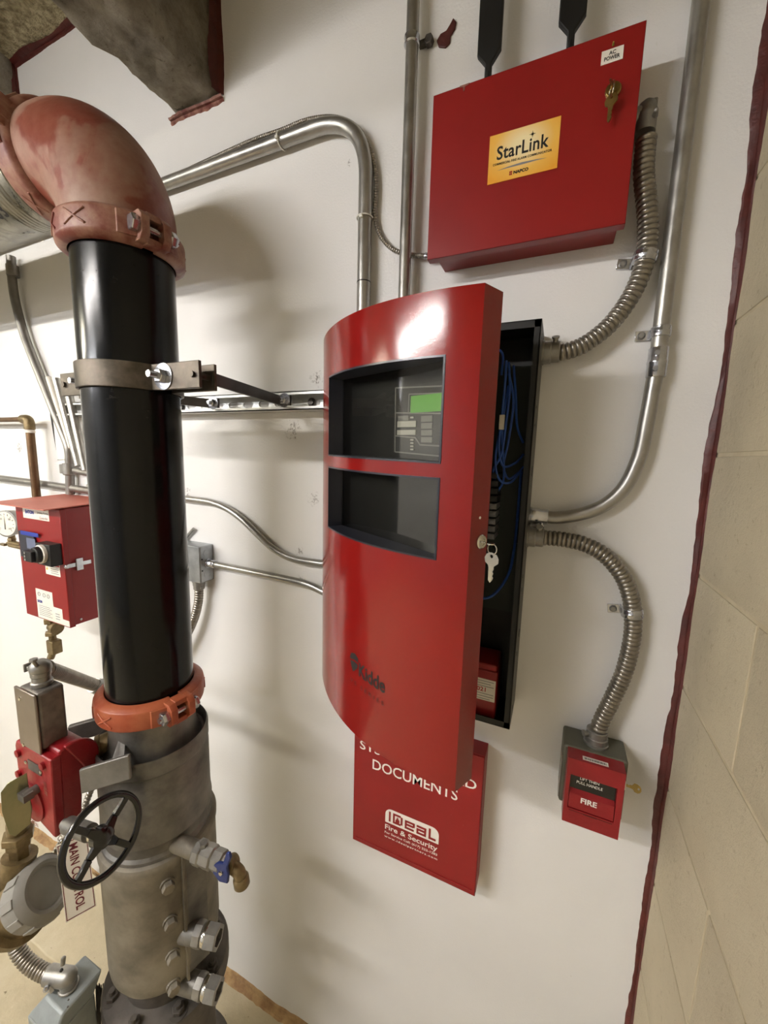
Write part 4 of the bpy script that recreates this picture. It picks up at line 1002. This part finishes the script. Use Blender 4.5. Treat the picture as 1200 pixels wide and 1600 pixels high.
# ================================================================ TAMPER GEARBOX, ITS SWITCH BOX AND HANDWHEEL
YG = -.452
g_r0 = at(79, 1190, YG); XG = g_r0.x
gb = thing('valve_gearbox', 'bright red cast gearbox on the left of the stainless valve', 'gearbox', (XG-.04, YG+.05, at(80, 1305, YG).z))
top_l, top_r, bot_r, bot_l = at(30, 1172, YG), at(77, 1188, YG), at(81, 1306, YG), at(34, 1268, YG)
zt, zb = top_r.z, bot_r.z; xl = at(28, 1200, YG).x
fr_ = [(xl+.004, zt), (XG, zt), (XG-.011, zb), (XG-.020, zb), (xl+.012, zb+.028), (xl, zb+.050), (xl+.003, zb+.085), (xl-.002, zb+.11), (xl-.002, zt-.012)]
part('cover', MB().prism([(a, YG, b) for a, b in fr_], (0, .018, 0)), M_REDP, gb, bev=.003)
def tap(z): return XG-.011*(zt-z)/(zt-zb)
cy_, cz_, cr_ = YG+.030, zt-.036, .046
arc = [(cy_+cr_*sin(radians(g)), cz_+cr_*cos(radians(g))) for g in range(-20, 131, 15)]
b = [(YG+.014, zt-.001)]+arc+[(YG+.052, cz_-.050), (YG+.048, zb+.014), (YG+.014, zb+.002)]
part('housing', MB().prism([(tap(z)-.001, y, z) for y, z in b], (-(XG-xl)+.006, 0, 0)), M_REDP, gb, bev=.004)
cr_ = .051; arc = [(cy_+cr_*sin(radians(g)), cz_+cr_*cos(radians(g))) for g in range(-10, 141, 15)]
part('end_plate', MB().prism([(tap(z)-.006, y, z) for y, z in arc], (.012, 0, 0)), M_REDP, gb, bev=.003)
for (px, py) in ((30, 1176), (68, 1196), (31, 1208)): p = at(px, py, YG); part('cap_screw', MB().lathe([(.0075, 0), (.0075, .005), (.004, .006)], p, -Y, 14), M_REDP, gb)
pa, pb = at(43, 1186, YG-.001), at(64, 1213, YG-.001)
np_ = part('name_plate', MB().box(pa.x, pb.x, YG-.0014, YG-.0002, pb.z, pa.z), M_IRON, gb, 'dark metal name plate')
for q in ((40, 1191), (63, 1207)): p = at(*q, YG-.001); part('rivet', MB().ball(p, .004, 10, (1, .5, 1)), M_CHROME, gb)
p = at(52, 1252, YG); part('indicator_boss', MB().lathe([(.040, 0), (.040, .003), (.030, .006), (.018, .007)], (p.x, YG, p.z), -Y, 32), M_REDP, gb)
for (s, q, hgt) in (('OPEN', (52, 1288), .010), ('SHUT', (71, 1232), .010)):
    p = at(*q, YG-.001); ux, uz = (X, Z) if s == 'OPEN' else (-Z, X)
    part('lettering', MB().text(s, (p.x-.012 if s == 'OPEN' else p.x-.006, YG-.001, p.z if s == 'OPEN' else p.z+.014), ux, uz, .030, hgt, bold=.03), M_ORANGE, gb, 'raised letters on the casting')
# yellow indicator flag on its shaft
fc = at(45, 1238, YG-.012)
part('shaft', MB().cyl((fc.x+.004, YG, fc.z), (fc.x+.004, YG-.022, fc.z-.001), .009, n=18).box(fc.x-.008, fc.x+.014, YG-.026, YG-.010, fc.z-.007, fc.z+.007), M_STEEL, gb)
fp = [PD(42, 1207, .76), PD(12, 1224, .74), PD(1, 1238, .735), PD(3, 1268, .735), PD(14, 1302, .74), PD(24, 1306, .745), PD(48, 1286, .76), PD(50, 1262, .765)]
nrm = (fp[2]-fp[0]).cross(fp[5]-fp[0]).normalized(); pc0 = fp[0]; fp = [q-nrm*((q-pc0).dot(nrm)) for q in fp]
part('indicator_flag', MB().prism(fp, nrm*.0025), M_YZINC, gb, 'yellowish zinc indicator flag', bev=.0008)
# shaft and arms joining gearbox and valve neck
vn = thing('valve_bracket', 'grey steel bracket arms and brass stem bush between valve neck and red gearbox', 'bracket', (axx-.10, axy-.08, -.68))
def arm(q0, d0, q1, d1, hh, tk=.006):
    a, b = PD(*q0, d0), PD(*q1, d1); dd = (b-a); n_ = dd.cross(Z).normalized()*tk; up = Z*hh
    return MB().prism([a-up-n_, b-up-n_, b+up-n_, a+up-n_], n_*2)
part('arm', arm((127, 1220), .755, (204, 1197), .755, .026, .004), M_STEEL, vn, bev=.002)
part('arm', arm((108, 1147), .88, (168, 1130), .90, .021), M_IRON, vn, bev=.003)
part('gusset', MB().prism([PD(179, 1214, .752), PD(174, 1187, .765), PD(187, 1149, .80), PD(193, 1152, .80), PD(190, 1180, .772), PD(184, 1212, .757)], (.004, .003, 0)), M_STEEL, vn, bev=.001)
s0, s1, s2 = PD(200, 1145, .86), PD(157, 1166, .835), PD(126, 1184, .86)
part('stem_bush', MB().cyl(s0, s1, .0225, n=28).lathe([(.0245, -.004), (.0245, .004)], s1, s1-s0, 28), M_OBRASS, vn, 'brass stem bush')
part('stem', MB().cyl(s1, s2, .0125, n=16), M_OBRASS, vn)
# cast switch box above the gearbox
xb1 = at(60, 1130, -.452).x
sw = thing('switch_box', 'grey cast switch box with a ball-shaped connector above the red gearbox', 'switch box', (xb1-.03, -.43, zt))
c_t, c_b = at(53, 1088, -.452), at(58, 1178, -.452); cl_t = at(21, 1076, -.452)
zct, zcb = c_t.z, c_b.z
part('body', MB().box(cl_t.x+.004, c_t.x-.002, -.447, -.402, zcb+.004, zct-.001), M_CASTBOX, sw, bev=.006)
part('cover_plate', MB().box(cl_t.x, c_t.x, -.452, -.447, zcb, zct), M_COVER, sw, 'smooth steel cover plate', bev=.002)
for (px, py) in ((31, 1092), (37, 1164)): p = at(px, py, -.452); part('screw', MB().lathe([(.0040, 0), (.0035, .0015), (.0015, .0018)], p, -Y, 12), M_CHROME, sw)
tp = Vector(((cl_t.x+c_t.x)/2+.003, -.424, zct))
mb = MB().lathe([(.0175, 0), (.0175, .007), (.015, .009), (.015, .018), (.0165, .020), (.0165, .027)], tp, Z, 26)
part('connector_neck', mb, M_DIE, sw)
cb = tp+Z*.034
FD = (PD(108, 1054, .86)-cb).normalized()
part('connector_elbow', MB().ball(cb, .0175, 24).cyl(cb, cb+FD*.020, .0145, n=24).torus(cb+FD*.018, FD, .0145, .0025, 26, 8), M_DIE, sw, 'rounded ball-shaped elbow connector')
part('elbow_screw', MB().cyl(cb+Vector((-.018, -.002, -.004)), cb+Vector((-.034, -.004, -.006)), .003, n=10).obox(cb+Vector((-.036, -.004, -.006)), (.002, 0, 0), (0, .007, 0), (0, 0, .008)).obox(cb+Vector((-.027, -.003, -.005)), (.003, 0, 0), (0, .006, 0), (0, 0, .004)), M_DIE, sw, bev=.001)
part('elbow_screw', MB().cyl(cb+Vector((.012, -.010, .012)), cb+Vector((.016, -.016, .026)), .0035, n=10).hexnut(cb+Vector((.016, -.016, .026)), Z, .007, .004), M_DIE, sw)
fx = thing('flexible_conduit', 'ribbed flexible conduit from the switch box elbow running right behind the black pipe', 'conduit', (-.9, -.35, -.55), 'ribbed flexible conduits')
st0 = cb+FD*.020
part('hose', MB().flex([st0, st0+FD*.03, PD(124, 1062, .92), PD(150, 1071, .99), PD(175, 1078, 1.05)], .0142, .0078), M_FLEX, fx)
part('end_connector', MB().lathe([(.018, 0), (.018, .02), (.020, .022), (.020, .03)], PD(146, 1070, .985), PD(175, 1078, 1.05)-PD(150, 1070, 1.0), 20), M_DIE, fx)
# handwheel
HC = Vector((-.6935, -.4410, -.6935))
hn = Vector((.977, .007, .215)).normalized()         # wheel axis, straight out of the gearbox side
hwt = thing('handwheel', 'black four-spoke handwheel in front of the red gearbox', 'handwheel', HC)
RW = .0642
part('rim', MB().torus(HC, hn, RW, .0060, 64, 14), M_BLACKG, hwt)
mj = Vector((0, .80, .60)); mj = (mj-hn*mj.dot(hn)).normalized(); mn = hn.cross(mj)
part('hub', MB().lathe([(.018, -.012), (.018, .003), (.012, .007), (.007, .008)], HC, hn, 28), M_BLACKG, hwt)
for (d, nm) in ((mj, 1), (-mj, 1), (mn, 1), (-mn, 1)):
    q = [HC+d*.012, HC+d*RW*.5-hn*.003, HC+d*RW*.97]
    mb = MB(); w_ = hn.cross(d); 
    for i in range(2):
        a, b = q[i], q[i+1]; wa, wb = (.009, .0055) if i == 0 else (.0055, .005)
        mb.add([a-w_*wa-hn*.005, a+w_*wa-hn*.005, a+w_*wa+hn*.005, a-w_*wa+hn*.005, b-w_*wb-hn*.004, b+w_*wb-hn*.004, b+w_*wb+hn*.004, b-w_*wb+hn*.004],
               [(0, 1, 2, 3), (4, 5, 6, 7), (0, 1, 5, 4), (1, 2, 6, 5), (2, 3, 7, 6), (3, 0, 4, 7)])
    part('spoke', mb, M_BLACKG, hwt, bev=.0015)
sh1 = HC-hn*.125
part('shaft', MB().cyl(HC-hn*.01, sh1, .009, n=20).lathe([(.015, .040), (.015, .110)], HC, -hn, 24), M_STEEL, hwt)
part('shaft_sleeve', MB().lathe([(.012, .012), (.0135, .014), (.0135, .026), (.012, .028)], HC, -hn, 24), M_CHROME, hwt)
# sign
sg = thing('valve_sign', 'white hanging tag with maroon border reading MAIN CONTROL behind the handwheel', 'sign', PD(120, 1430, .80))
sTL, sTR, sBL = PD(88, 1322, .785), PD(136, 1300, .815), PD(103, 1442, .785)
u1 = (sTR-sTL); v1 = (sBL-sTL); nn_ = u1.cross(v1).normalized(); nn_ = -nn_ if nn_.dot(ray(120, 1380)) > 0 else nn_
sTR = sTL+u1; 
def sp2(a, b, h=0): return sTL+u1*a+v1*b+nn_*h
part('plate', MB().prism([sp2(0, 0), sp2(1, 0), sp2(1, 1), sp2(0, 1)], -nn_*.0015), M_WHITE, sg)
mb = MB()
for q in ((.03, .97, .012, .022), (.03, .97, .978, .988), (.03, .055, .012, .988), (.945, .97, .012, .988)):
    mb.prism([sp2(q[0], q[2], .0003), sp2(q[1], q[2], .0003), sp2(q[1], q[3], .0003), sp2(q[0], q[3], .0003)], -nn_*.0002)
part('border', mb, M_MAROON, sg, 'maroon border line')
part('lettering', MB().text('MAIN CONTROL', lambda a, b: sp2(.36+b*.30, .06+a*.86, .0005), None, None, 1, 1, bold=.02), M_MAROON, sg, 'maroon words MAIN CONTROL running down')
ch_a = sp2(.15, 0); ch_b = PD(112, 1268, .80); mb = MB()
pc_ = resample(smooth_path([ch_a, PD(93, 1300, .79), PD(98, 1280, .79), ch_b, PD(125, 1282, .80), PD(134, 1296, .80), sp2(.9, .0)], 6), .0075)
for i in range(len(pc_)-1):
    d = (pc_[i+1]-pc_[i]).normalized(); s_x = frame(d)[i % 2]; mb.torus((pc_[i]+pc_[i+1])/2, s_x, .0036, .0008, 10, 5)
part('chain', mb, M_CHROME, sg, 'fine chain', kind='stuff')
# pale armoured cable behind the wheel
pf = [PD(147, 1222, .93), PD(138, 1245, .93), PD(130, 1268, .92), PD(118, 1288, .90), PD(104, 1308, .88), PD(92, 1322, .87), PD(84, 1340, .87)]
solo('armored_cable', MB().flex(pf, .0075, .008, 14, .3), M_FLEX, 'pale ribbed armoured cable looping down behind the handwheel and red gearbox', 'cable')
# brass valve, tee and grey cap at the left edge
bvp = PD(30, 1300, .80)
bv = thing('test_valve', 'brass valve with hex fittings and a grey ribbed cap low at the left edge', 'valve', PD(40, 1400, .84))
q0, q1 = PD(27, 1282, .80), PD(31, 1335, .81); dq_ = (q1-q0).normalized()
part('valve_shell', MB().cyl(q0, q0+dq_*.03, .018, n=20).lathe([(.022, .024), (.0275, .026), (.0275, .040), (.022, .042), (.022, .055), (.018, .060), (.018, .09)], q0, dq_, 6), M_OBRASS, bv, bev=.001)
cdir = Vector((.70, .41, .58)).normalized()
CF = Vector((-.9022, -.4561, -.905))+cdir*.022            # centre of the cap's face
rc_ = .056
part('tee_body', MB().lathe([(.030, .15), (.040, .13), (.040, .10), (.060, .085), (.067, .080), (.067, .066), (.056, .062), (.056, .040)], CF, -cdir, 44), M_OBRASS, bv, 'brown brass body behind the cap')
part('tee_branch', MB().tube([q0+dq_*.08, CF-cdir*.11], .030, 20).lathe([(.014, 0), (.018, .01), (.018, .03), (.021, .032), (.021, .045)], CF-cdir*.09, (.75, .25, .55), 20), M_OBRASS, bv)
cap = part('cap', MB().lathe([(rc_, -.045), (rc_+.003, -.042), (rc_+.003, -.012), (rc_-.004, -.004), (rc_-.010, 0), (rc_-.016, -.001), (rc_-.019, -.006), (.004, -.006)], CF, cdir, 56), M_CAP, bv, 'round grey ribbed cap')
fx_, fy_, _a = frame(cdir)
for k in range(10):
    g = 2*pi*k/10; d = fx_*cos(g)+fy_*sin(g); tn = cdir.cross(d)
    part('rib', MB().obox(CF+d*(rc_+.002)-cdir*.025, d*.0035, tn*.008, cdir*.013), M_CAP, cap, bev=.001)
# lower flexible conduit and grey switch box at the bottom left
fx = thing('flexible_conduit', 'ribbed flexible conduit curving from the grey cap down to the box at the bottom left', 'conduit', PD(60, 1515, .85), 'ribbed flexible conduits')
pf = [PD(22, 1425, .88), PD(19, 1450, .88), PD(26, 1480, .88), PD(42, 1503, .875), (PD(64, 1518, .87)), PD(84, 1525, .865)]
part('hose', MB().flex(pf, .0155, .0078), M_FLEX, fx)
e0, e1 = PD(76, 1523, .866), PD(106, 1527, .86); dd_ = (e1-e0).normalized()
gx = thing('switch_box', 'grey box with an angle connector on top at the bottom left edge', 'switch box', PD(110, 1590, .87))
part('angle_connector', MB().cyl(e0, e1, .0180, n=28).ball(e1, .0180, 24).cyl(e1, e1-Z*.026, .016, n=24).torus(e1-Z*.022, Z, .0165, .003, 26, 8), M_DIE, gx)
part('set_screw', MB().cyl(PD(98, 1507, .85), PD(99, 1498, .85), .0045, n=12).ball(PD(99, 1498, .85), .005, 10), M_DIE, gx)
part('connector_tab', MB().obox(PD(76, 1543, .85), (.012, 0, .004), (0, .004, 0), (-.003, 0, .007)).ball(PD(72, 1545, .84), .006, 10), M_ZINC, gx, bev=.001)
part('slot_hole', MB().ball(PD(96, 1516, .835), .0035, 8, (1, 1, 1)), M_BLACK, gx)
tb = e1-Z*.026
part('body', MB().box(tb.x-.052, tb.x+.042, tb.y-.055, tb.y+.028, tb.z-.22, tb.z-.030).prism([(tb.x-.030, tb.y-.03, tb.z), (tb.x+.036, tb.y-.03, tb.z), (tb.x+.042, tb.y-.055, tb.z-.031), (tb.x-.052, tb.y-.055, tb.z-.031)], (0, .080, 0)), M_GREYPAINT, gx, bev=.004)
part('support_leg', MB().box(tb.x-.045, tb.x-.015, tb.y-.050, tb.y-.02, FL, tb.z-.21), M_GREYPAINT, gx)
for q in ((107, 1562), (106, 1573)): part('pin', MB().ball(PD(*q, .80), .0018, 8), M_IRON, gx)
br = thing('wire_brush_bundle', 'upright bundle of thin bare wires beside the foot of the sleeve', 'wires', PD(160, 1585, .93))
mb = MB()
for i in range(26):
    a = PD(148+random.random()*26, 1535+random.random()*10, .93+random.random()*.03); mb.tube([a, a+Vector((random.uniform(-.01, .01), random.uniform(-.01, .01), -.10)), a+Vector((random.uniform(-.02, .02), 0, -.55))], .0011, 5)
part('wire', mb, M_CLAMP, br, kind='stuff')

# ================================================================ LEFT WALL AREA: PUMP CONTROLLER, PIPES, CONDUITS
EY = -.17
tl, tr, br_, bl = at(22, 781, EY), at(93, 800, EY), at(110, 983, EY), at(42, 958, EY)
ex0, ex1, ez0, ez1 = (tl.x+bl.x)/2, (tr.x+br_.x)/2, (br_.z+bl.z)/2, (tl.z+tr.z)/2
ec_ = thing('pump_controller', 'red pump controller cabinet with a black rotary handle and white labels at the left edge', 'controller cabinet', ((ex0+ex1)/2, -.08, ez0))
part('body', MB().box(ex0+.004, ex1-.001, EY+.012, -.012, ez0+.004, ez1), M_RED, ec_, bev=.002)
ed = part('door', MB().box(ex0, ex1, EY, EY+.016, ez0, ez1-.003), M_RED, ec_, 'red front door', bev=.002)
yh = atx(65, 782, ex1+.002).y
part('hood', MB().prism([(ex0-.055, -.005, ez1+.012), (ex0-.055, yh, ez1+.002), (ex0-.055, yh, ez1-.001), (ex0-.055, -.005, ez1+.008)], (ex1-ex0+.060, 0, 0)), M_HOOD, ec_, 'faded pink-red drip hood', bev=.001)
def erect(q, dep, mat, nm, par, lab=None, y=None, bev=0):
    y = EY if y is None else y
    a, b = at(q[0], q[1], y), at(q[2], q[3], y); return part(nm, MB().box(a.x, b.x, y-dep, y-.0001, b.z, a.z), mat, par, lab, bev=bev), a, b
def zfit(px, py): return at(px, py, EY).z
lb, a, b = erect((35, 790, 77.5, 815), .0006, M_LABEL, 'label_plate', ed, 'white label with blue EATON and controller name')
def etext(s, q0, q1, h, mat, par, **k):
    a, b = at(*q0, EY-.0012), at(*q1, EY-.0012); part('lettering', MB().text(s, (a.x, EY-.0012, a.z), X, Z, b.x-a.x, h, **k), mat, ed)
etext('EATON', (39.5, 802), (53, 806), .012, M_BLUEP, ed, bold=.05)
etext('Jockey Pump', (58, 803), (75, 807), .0075, M_PRINT, ed); etext('Controller', (62, 811), (75, 814), .0075, M_MAROON, ed)
hm, a, b = erect((32, 828, 60, 874), .006, M_NAVY, 'display_unit', ed, 'small blue and black display unit', bev=.001)
a, b = at(32, 828, EY-.006), at(60, 836, EY-.006); part('display_cap', MB().box(a.x, b.x, EY-.0068, EY-.0061, at(46, 836, EY).z, a.z-.001), M_BLUEP, ed)
a, b = at(40.5, 839, EY-.007), at(56, 859, EY-.007); part('display_screen', MB().box(a.x, b.x, EY-.0068, EY-.0061, at(48, 856, EY).z, at(48, 840, EY).z), mk('grey_screen', (96, 104, 128), rough=.3), ed)
c0 = at(76, 862, EY); 
hs = part('switch_base', MB().box(at(74, 845, EY).x, at(96, 850, EY).x, EY-.030, EY, at(75, 877, EY).z, at(75, 845, EY).z), M_BLACK, ed, 'black square switch base', bev=.002)
cc = Vector(((at(74, 845, EY).x+at(96, 850, EY).x)/2-.002, EY-.030, (at(75, 877, EY).z+at(75, 845, EY).z)/2+.003))
part('dial_ring', MB().lathe([(.027, 0), (.027, .008), (.022, .010)], cc, -Y, 32), M_LABEL, ed, 'white dial ring')
part('rotary_knob', MB().lathe([(.024, .006), (.022, .022)], cc, -Y, 28).obox(cc+Vector((-.012, -.020, -.003)), (.022, 0, 0), (0, .012, 0), (0, 0, .015)), M_BLACK, ed, 'black rotary handle', bev=.002)
part('handle_tip', MB().obox(cc+Vector((-.0345, -.020, -.003)), (.0015, 0, 0), (0, .010, 0), (0, 0, .014)), M_LABEL, ed)
for i in range(3): part('handle_slot', MB().cyl(cc+Vector((-.022, -.0318, .007-i*.010)), cc+Vector((-.022, -.0326, .007-i*.010)), .0035, n=10), M_GREYPLAST, ed)
# warning label and rating labels
wl, a, b = erect((70.5, 878, 95, 902), .0006, M_LABEL, 'warning_label', ed, 'white warning label with red strip')
w0, w1 = at(78, 882, EY), at(94, 887, EY); zc_ = (a.z+b.z)/2
part('warning_strip', MB().box(w0.x, b.x-.002, EY-.0009, EY-.0006, w1.z, w1.z+.010), M_REDPRINT, wl)
mb = MB()
for k in (0, 1):
    x = a.x+.008; z = b.z+.018+k*.024; mb.add([(x-.005, EY-.0009, z-.004), (x+.006, EY-.0009, z-.004), (x+.0005, EY-.0009, z+.006)], [(0, 1, 2)])
part('warning_triangle', mb, M_YELLOW, wl)
mb = MB()
for k in range(4): mb.box(w0.x+.003, b.x-.006-.004*(k % 2), EY-.0009, EY-.0007, b.z+.006+k*.0065, b.z+.0078+k*.0065)
part('printing', mb, M_TERM, wl)
r1, a, b = erect((56.5, 920, 84, 973), .0006, M_LABEL, 'rating_label', ed, 'large white rating label')
zz0, zz1 = ez0+.004, zfit(57, 919); xr0, xr1 = at(58, 940, EY).x, at(84, 950, EY).x
r1.data.clear_geometry(); bpy.data.objects.remove(r1)
r1 = part('rating_label', MB().box(xr0, xr1, EY-.0006, EY-.0001, zz0, zz1), M_LABEL, ed, 'large white rating label')
r2 = part('rating_label', MB().box(xr1, at(98, 960, EY).x, EY-.0006, EY-.0001, zz0, zfit(90, 950)), M_LABEL, ed, 'smaller stepped white label')
part('rating_label', MB().box(at(98, 960, EY).x, ex1-.001, EY-.0006, EY-.0001, zz0, zfit(100, 968)), M_LABEL, ed)
mb = MB()
for k in range(6): mb.box(xr0+.010, xr1-.010-.01*(k % 2), EY-.0009, EY-.0007, zz0+.010+k*.006, zz0+.0116+k*.006)
for k, x in enumerate((.018, .045, .068)): mb.torus((xr0+x, EY-.0008, zz1-.016), Y, .006, .0008, 18, 5)
for k in range(3): mb.box(xr1+.008, xr1+.030, EY-.0009, EY-.0007, zz0+.012+k*.008, zz0+.0145+k*.008)
part('printing', mb, M_TERM, r1)
part('lettering', MB().text('EATON', (xr0+.006, EY-.0012, zz0+.050), X, Z, .026, .009, bold=.05), M_BLUEP, ed)
# side latch
p = atx(121, 881, ex1)
la = MB().obox((ex1+.004, p.y, p.z), (.002, 0, 0), (0, .035, 0), (0, 0, .006)).obox((ex1+.006, p.y+.002, p.z), (.004, 0, 0), (0, .009, 0), (0, 0, .018)).cyl((ex1, p.y-.03, p.z), (ex1+.010, p.y-.03, p.z), .006, n=12)
part('latch', la, M_ZINC, ec_, 'bright side latch', bev=.001)
for z in (ez0+.018,): part('drain_stud', MB().ball((ex1, EY+.03, z), .004, 10), M_ZINC, ec_)
# fittings under the controller
uf = thing('sensing_line', 'brass tee and pipe fittings hanging under the red pump controller', 'pipe fitting', (at(80, 1000, -.2).x, -.15, ez0-.10))
p = at(80, 975, -.15); p.z = ez0; x, y = p.x, -.15
mb = MB().cyl((x, y, ez0), (x, y, ez0-.115), .010, n=18).hexnut((x, y, ez0-.020), Z, .019, .018).hexnut((x, y, ez0-.060), Z, .019, .012).lathe([(.014, 0), (.014, .020), (.019, .022), (.019, .034)], (x, y, ez0-.032), X, 18)
part('fittings', mb, M_OBRASS, uf)
part('needle_valve', MB().obox((x+.006, y, ez0-.098), (.018, 0, 0), (0, .014, 0), (0, 0, .022)).cyl((x-.002, y, ez0-.115), (x-.004, y-.01, ez0-.140), .010, n=12), M_OBRASS, uf, bev=.003)
# brass-coloured pipe with elbow
yb_ = -.05
e_ = at(45, 655, yb_); dn = at(57, 769, yb_)
cpz = thing('copper_pipe', 'brown copper pipe with an elbow dropping behind the pump controller hood', 'pipe', (e_.x, yb_, dn.z))
part('run', MB().cyl((XL, yb_, e_.z), (e_.x-.02, yb_, e_.z), .0085, n=20), M_COPPER, cpz)
part('drop', MB().cyl((e_.x, yb_, e_.z-.02), (e_.x, yb_, dn.z-.02), .0125, n=20), M_COPPER, cpz)
part('elbow', MB().tube(rounded([(e_.x-.034, yb_, e_.z), (e_.x, yb_, e_.z), (e_.x, yb_, e_.z-.034)], .022, 8), .0155, 20), M_OBRASS, cpz)
part('seal_tape', MB().cyl((e_.x, yb_, e_.z-.036), (e_.x, yb_, e_.z-.046), .0145, n=20), M_LABEL, cpz, 'white seal tape')
# pressure gauge
gy = -.10; gp = at(11, 818, gy)
pg = thing('pressure_gauge', 'round white-faced pressure gauge at the far left edge', 'gauge', (gp.x, gy, gp.z-.06))
part('case', MB().lathe([(.036, -.030), (.044, -.026), (.046, -.004), (.048, 0), (.048, .005), (.043, .006)], gp, (.30, -1, 0), 36), M_DIE, pg)
gd = Vector((.30, -1, 0)).normalized(); gs_ = Vector((1, .30, 0)).normalized()
part('dial', MB().cyl(gp+gd*.0055, gp+gd*.0065, .0425, n=36), M_LABEL, pg, 'white dial')
mb = MB()
for k in range(13):
    a = radians(-45+270*k/12); d = gs_*cos(a)+Z*sin(a); mb.obox(gp+gd*.0068+d*.034, d*.003, gd.cross(d)*.0007, gd*.0002)
part('ticks', mb, M_PRINT, pg)
t2 = MB()
for k, s in enumerate(('0', '100', '200', '300')):
    a = radians(225-90*k); d = gs_*cos(a)+Z*sin(a); q = gp+gd*.0068+d*.024; q2 = MB().text(s, q-gs_*.005-Z*.003, gs_, Z, .004*len(s), .006); t2.add(q2.v, q2.f)
part('numerals', t2, M_PRINT, pg)
part('needle', MB().prism([gp+gd*.0075-Z*.02-gs_*.0015, gp+gd*.0075-Z*.02+gs_*.0015, gp+gd*.0075+Z*.028], gd*.0006), M_PRINT, pg)
part('stem', MB().cyl(gp-Z*.045-gd*.01, gp-Z*.075-gd*.01, .010, n=16).hexnut(gp-Z*.055-gd*.01, -Z, .013, .010), M_OBRASS, pg)
part('feed_pipe', MB().tube(rounded([gp-Z*.075-gd*.01, (gp.x, gy, gp.z-.078), (gp.x+.03, gy, gp.z-.078), (ex0+.02, gy, gp.z-.078)], .01), .007, 12), M_OBRASS, pg)
part('cock', MB().tube([gp-Z*.075-gd*.01+X*.06, gp-Z*.075-gd*.01, gp-Z*.078-gd*.01-X*.03], [.009, .013, .007], 14).obox(gp-Z*.076+gd*.01-X*.02, X*.014, Y*.004, Z*.004), M_OBRASS, pg)
# leaning wall conduits at the left
def wallrun(pxs, y, r, label, name='conduit', mat=M_EMTD, rad=.08, cat='conduit', grp='steel conduits'):
    P = [at(a, b, y) for a, b in pxs]
    o = thing(name, label, cat, (P[-1].x, y, P[-1].z), grp); part('pipe', MB().tube(rounded(P, rad, 8), r, 16), mat, o); return o, P
o, P = wallrun([(17, 400), (20, 455), (36, 520), (62, 585), (100, 680), (108, 700), (110, 772)], -.022, .0130, 'grey conduit bending down the far left wall from the overhead pipe to the pump controller')
st = P[0]; q = at(20, 428, -.022)
part('connector', MB().cyl(at(19, 415, -.022), at(21, 432, -.022), .0175, n=18).cyl(q-X*.03+Z*.005, q, .004, n=8).ball(q-X*.03+Z*.005, .006, 8), M_EMTD, o)
q = at(108, 733, -.022); part('coupling', MB().cyl(q+Z*.02, q-Z*.02, .0185, n=18).obox(q-X*.02, X*.016, Y*.012, Z*.016), M_DIE, o, bev=.003)
for (a, b, lab, mt, r_) in (((88, 592), (123, 728), 'pale conduit slanting down beside the black pipe, nearest the bend', M_EMT, .0115), ((104, 600), (134, 735), 'pale conduit slanting down, half hidden by the black pipe', M_EMT, .0115), ((76, 590), (112, 700), 'thin white cable tube slanting beside the grey conduit', M_LABEL, .0085)):
    o = wallrun([a, ((a[0]+b[0])/2, (a[1]+b[1])/2), b], -.040, r_, lab, mat=mt)[0]
wallrun([(-262, 713), (60, 755), (150, 768)], -.020, .0120, 'level steel conduit low behind the copper pipe at the far left')
wallrun([(118, 735), (150, 742)], -.02, .011, 'short level conduit stub beside the black pipe at the far left')
# white board with a black edge behind them
a, b = at(79, 650, -.003), at(135, 720, -.003)
wbp = thing('wall_patch', 'white rectangular board patch with a black left edge on the far left wall', 'wall patch', ((a.x+b.x)/2, 0, b.z))
part('board', MB().box(a.x+.02, b.x, -.006, 0, b.z, a.z+.12), M_PAPER, wbp)
part('gap', MB().prism([(a.x, -.004, a.z), (a.x+.020, -.004, b.z-.002), (a.x+.020, -.004, a.z+.12), (a.x+.006, -.004, a.z+.12)], (0, .003, 0)), M_BLACK, wbp)
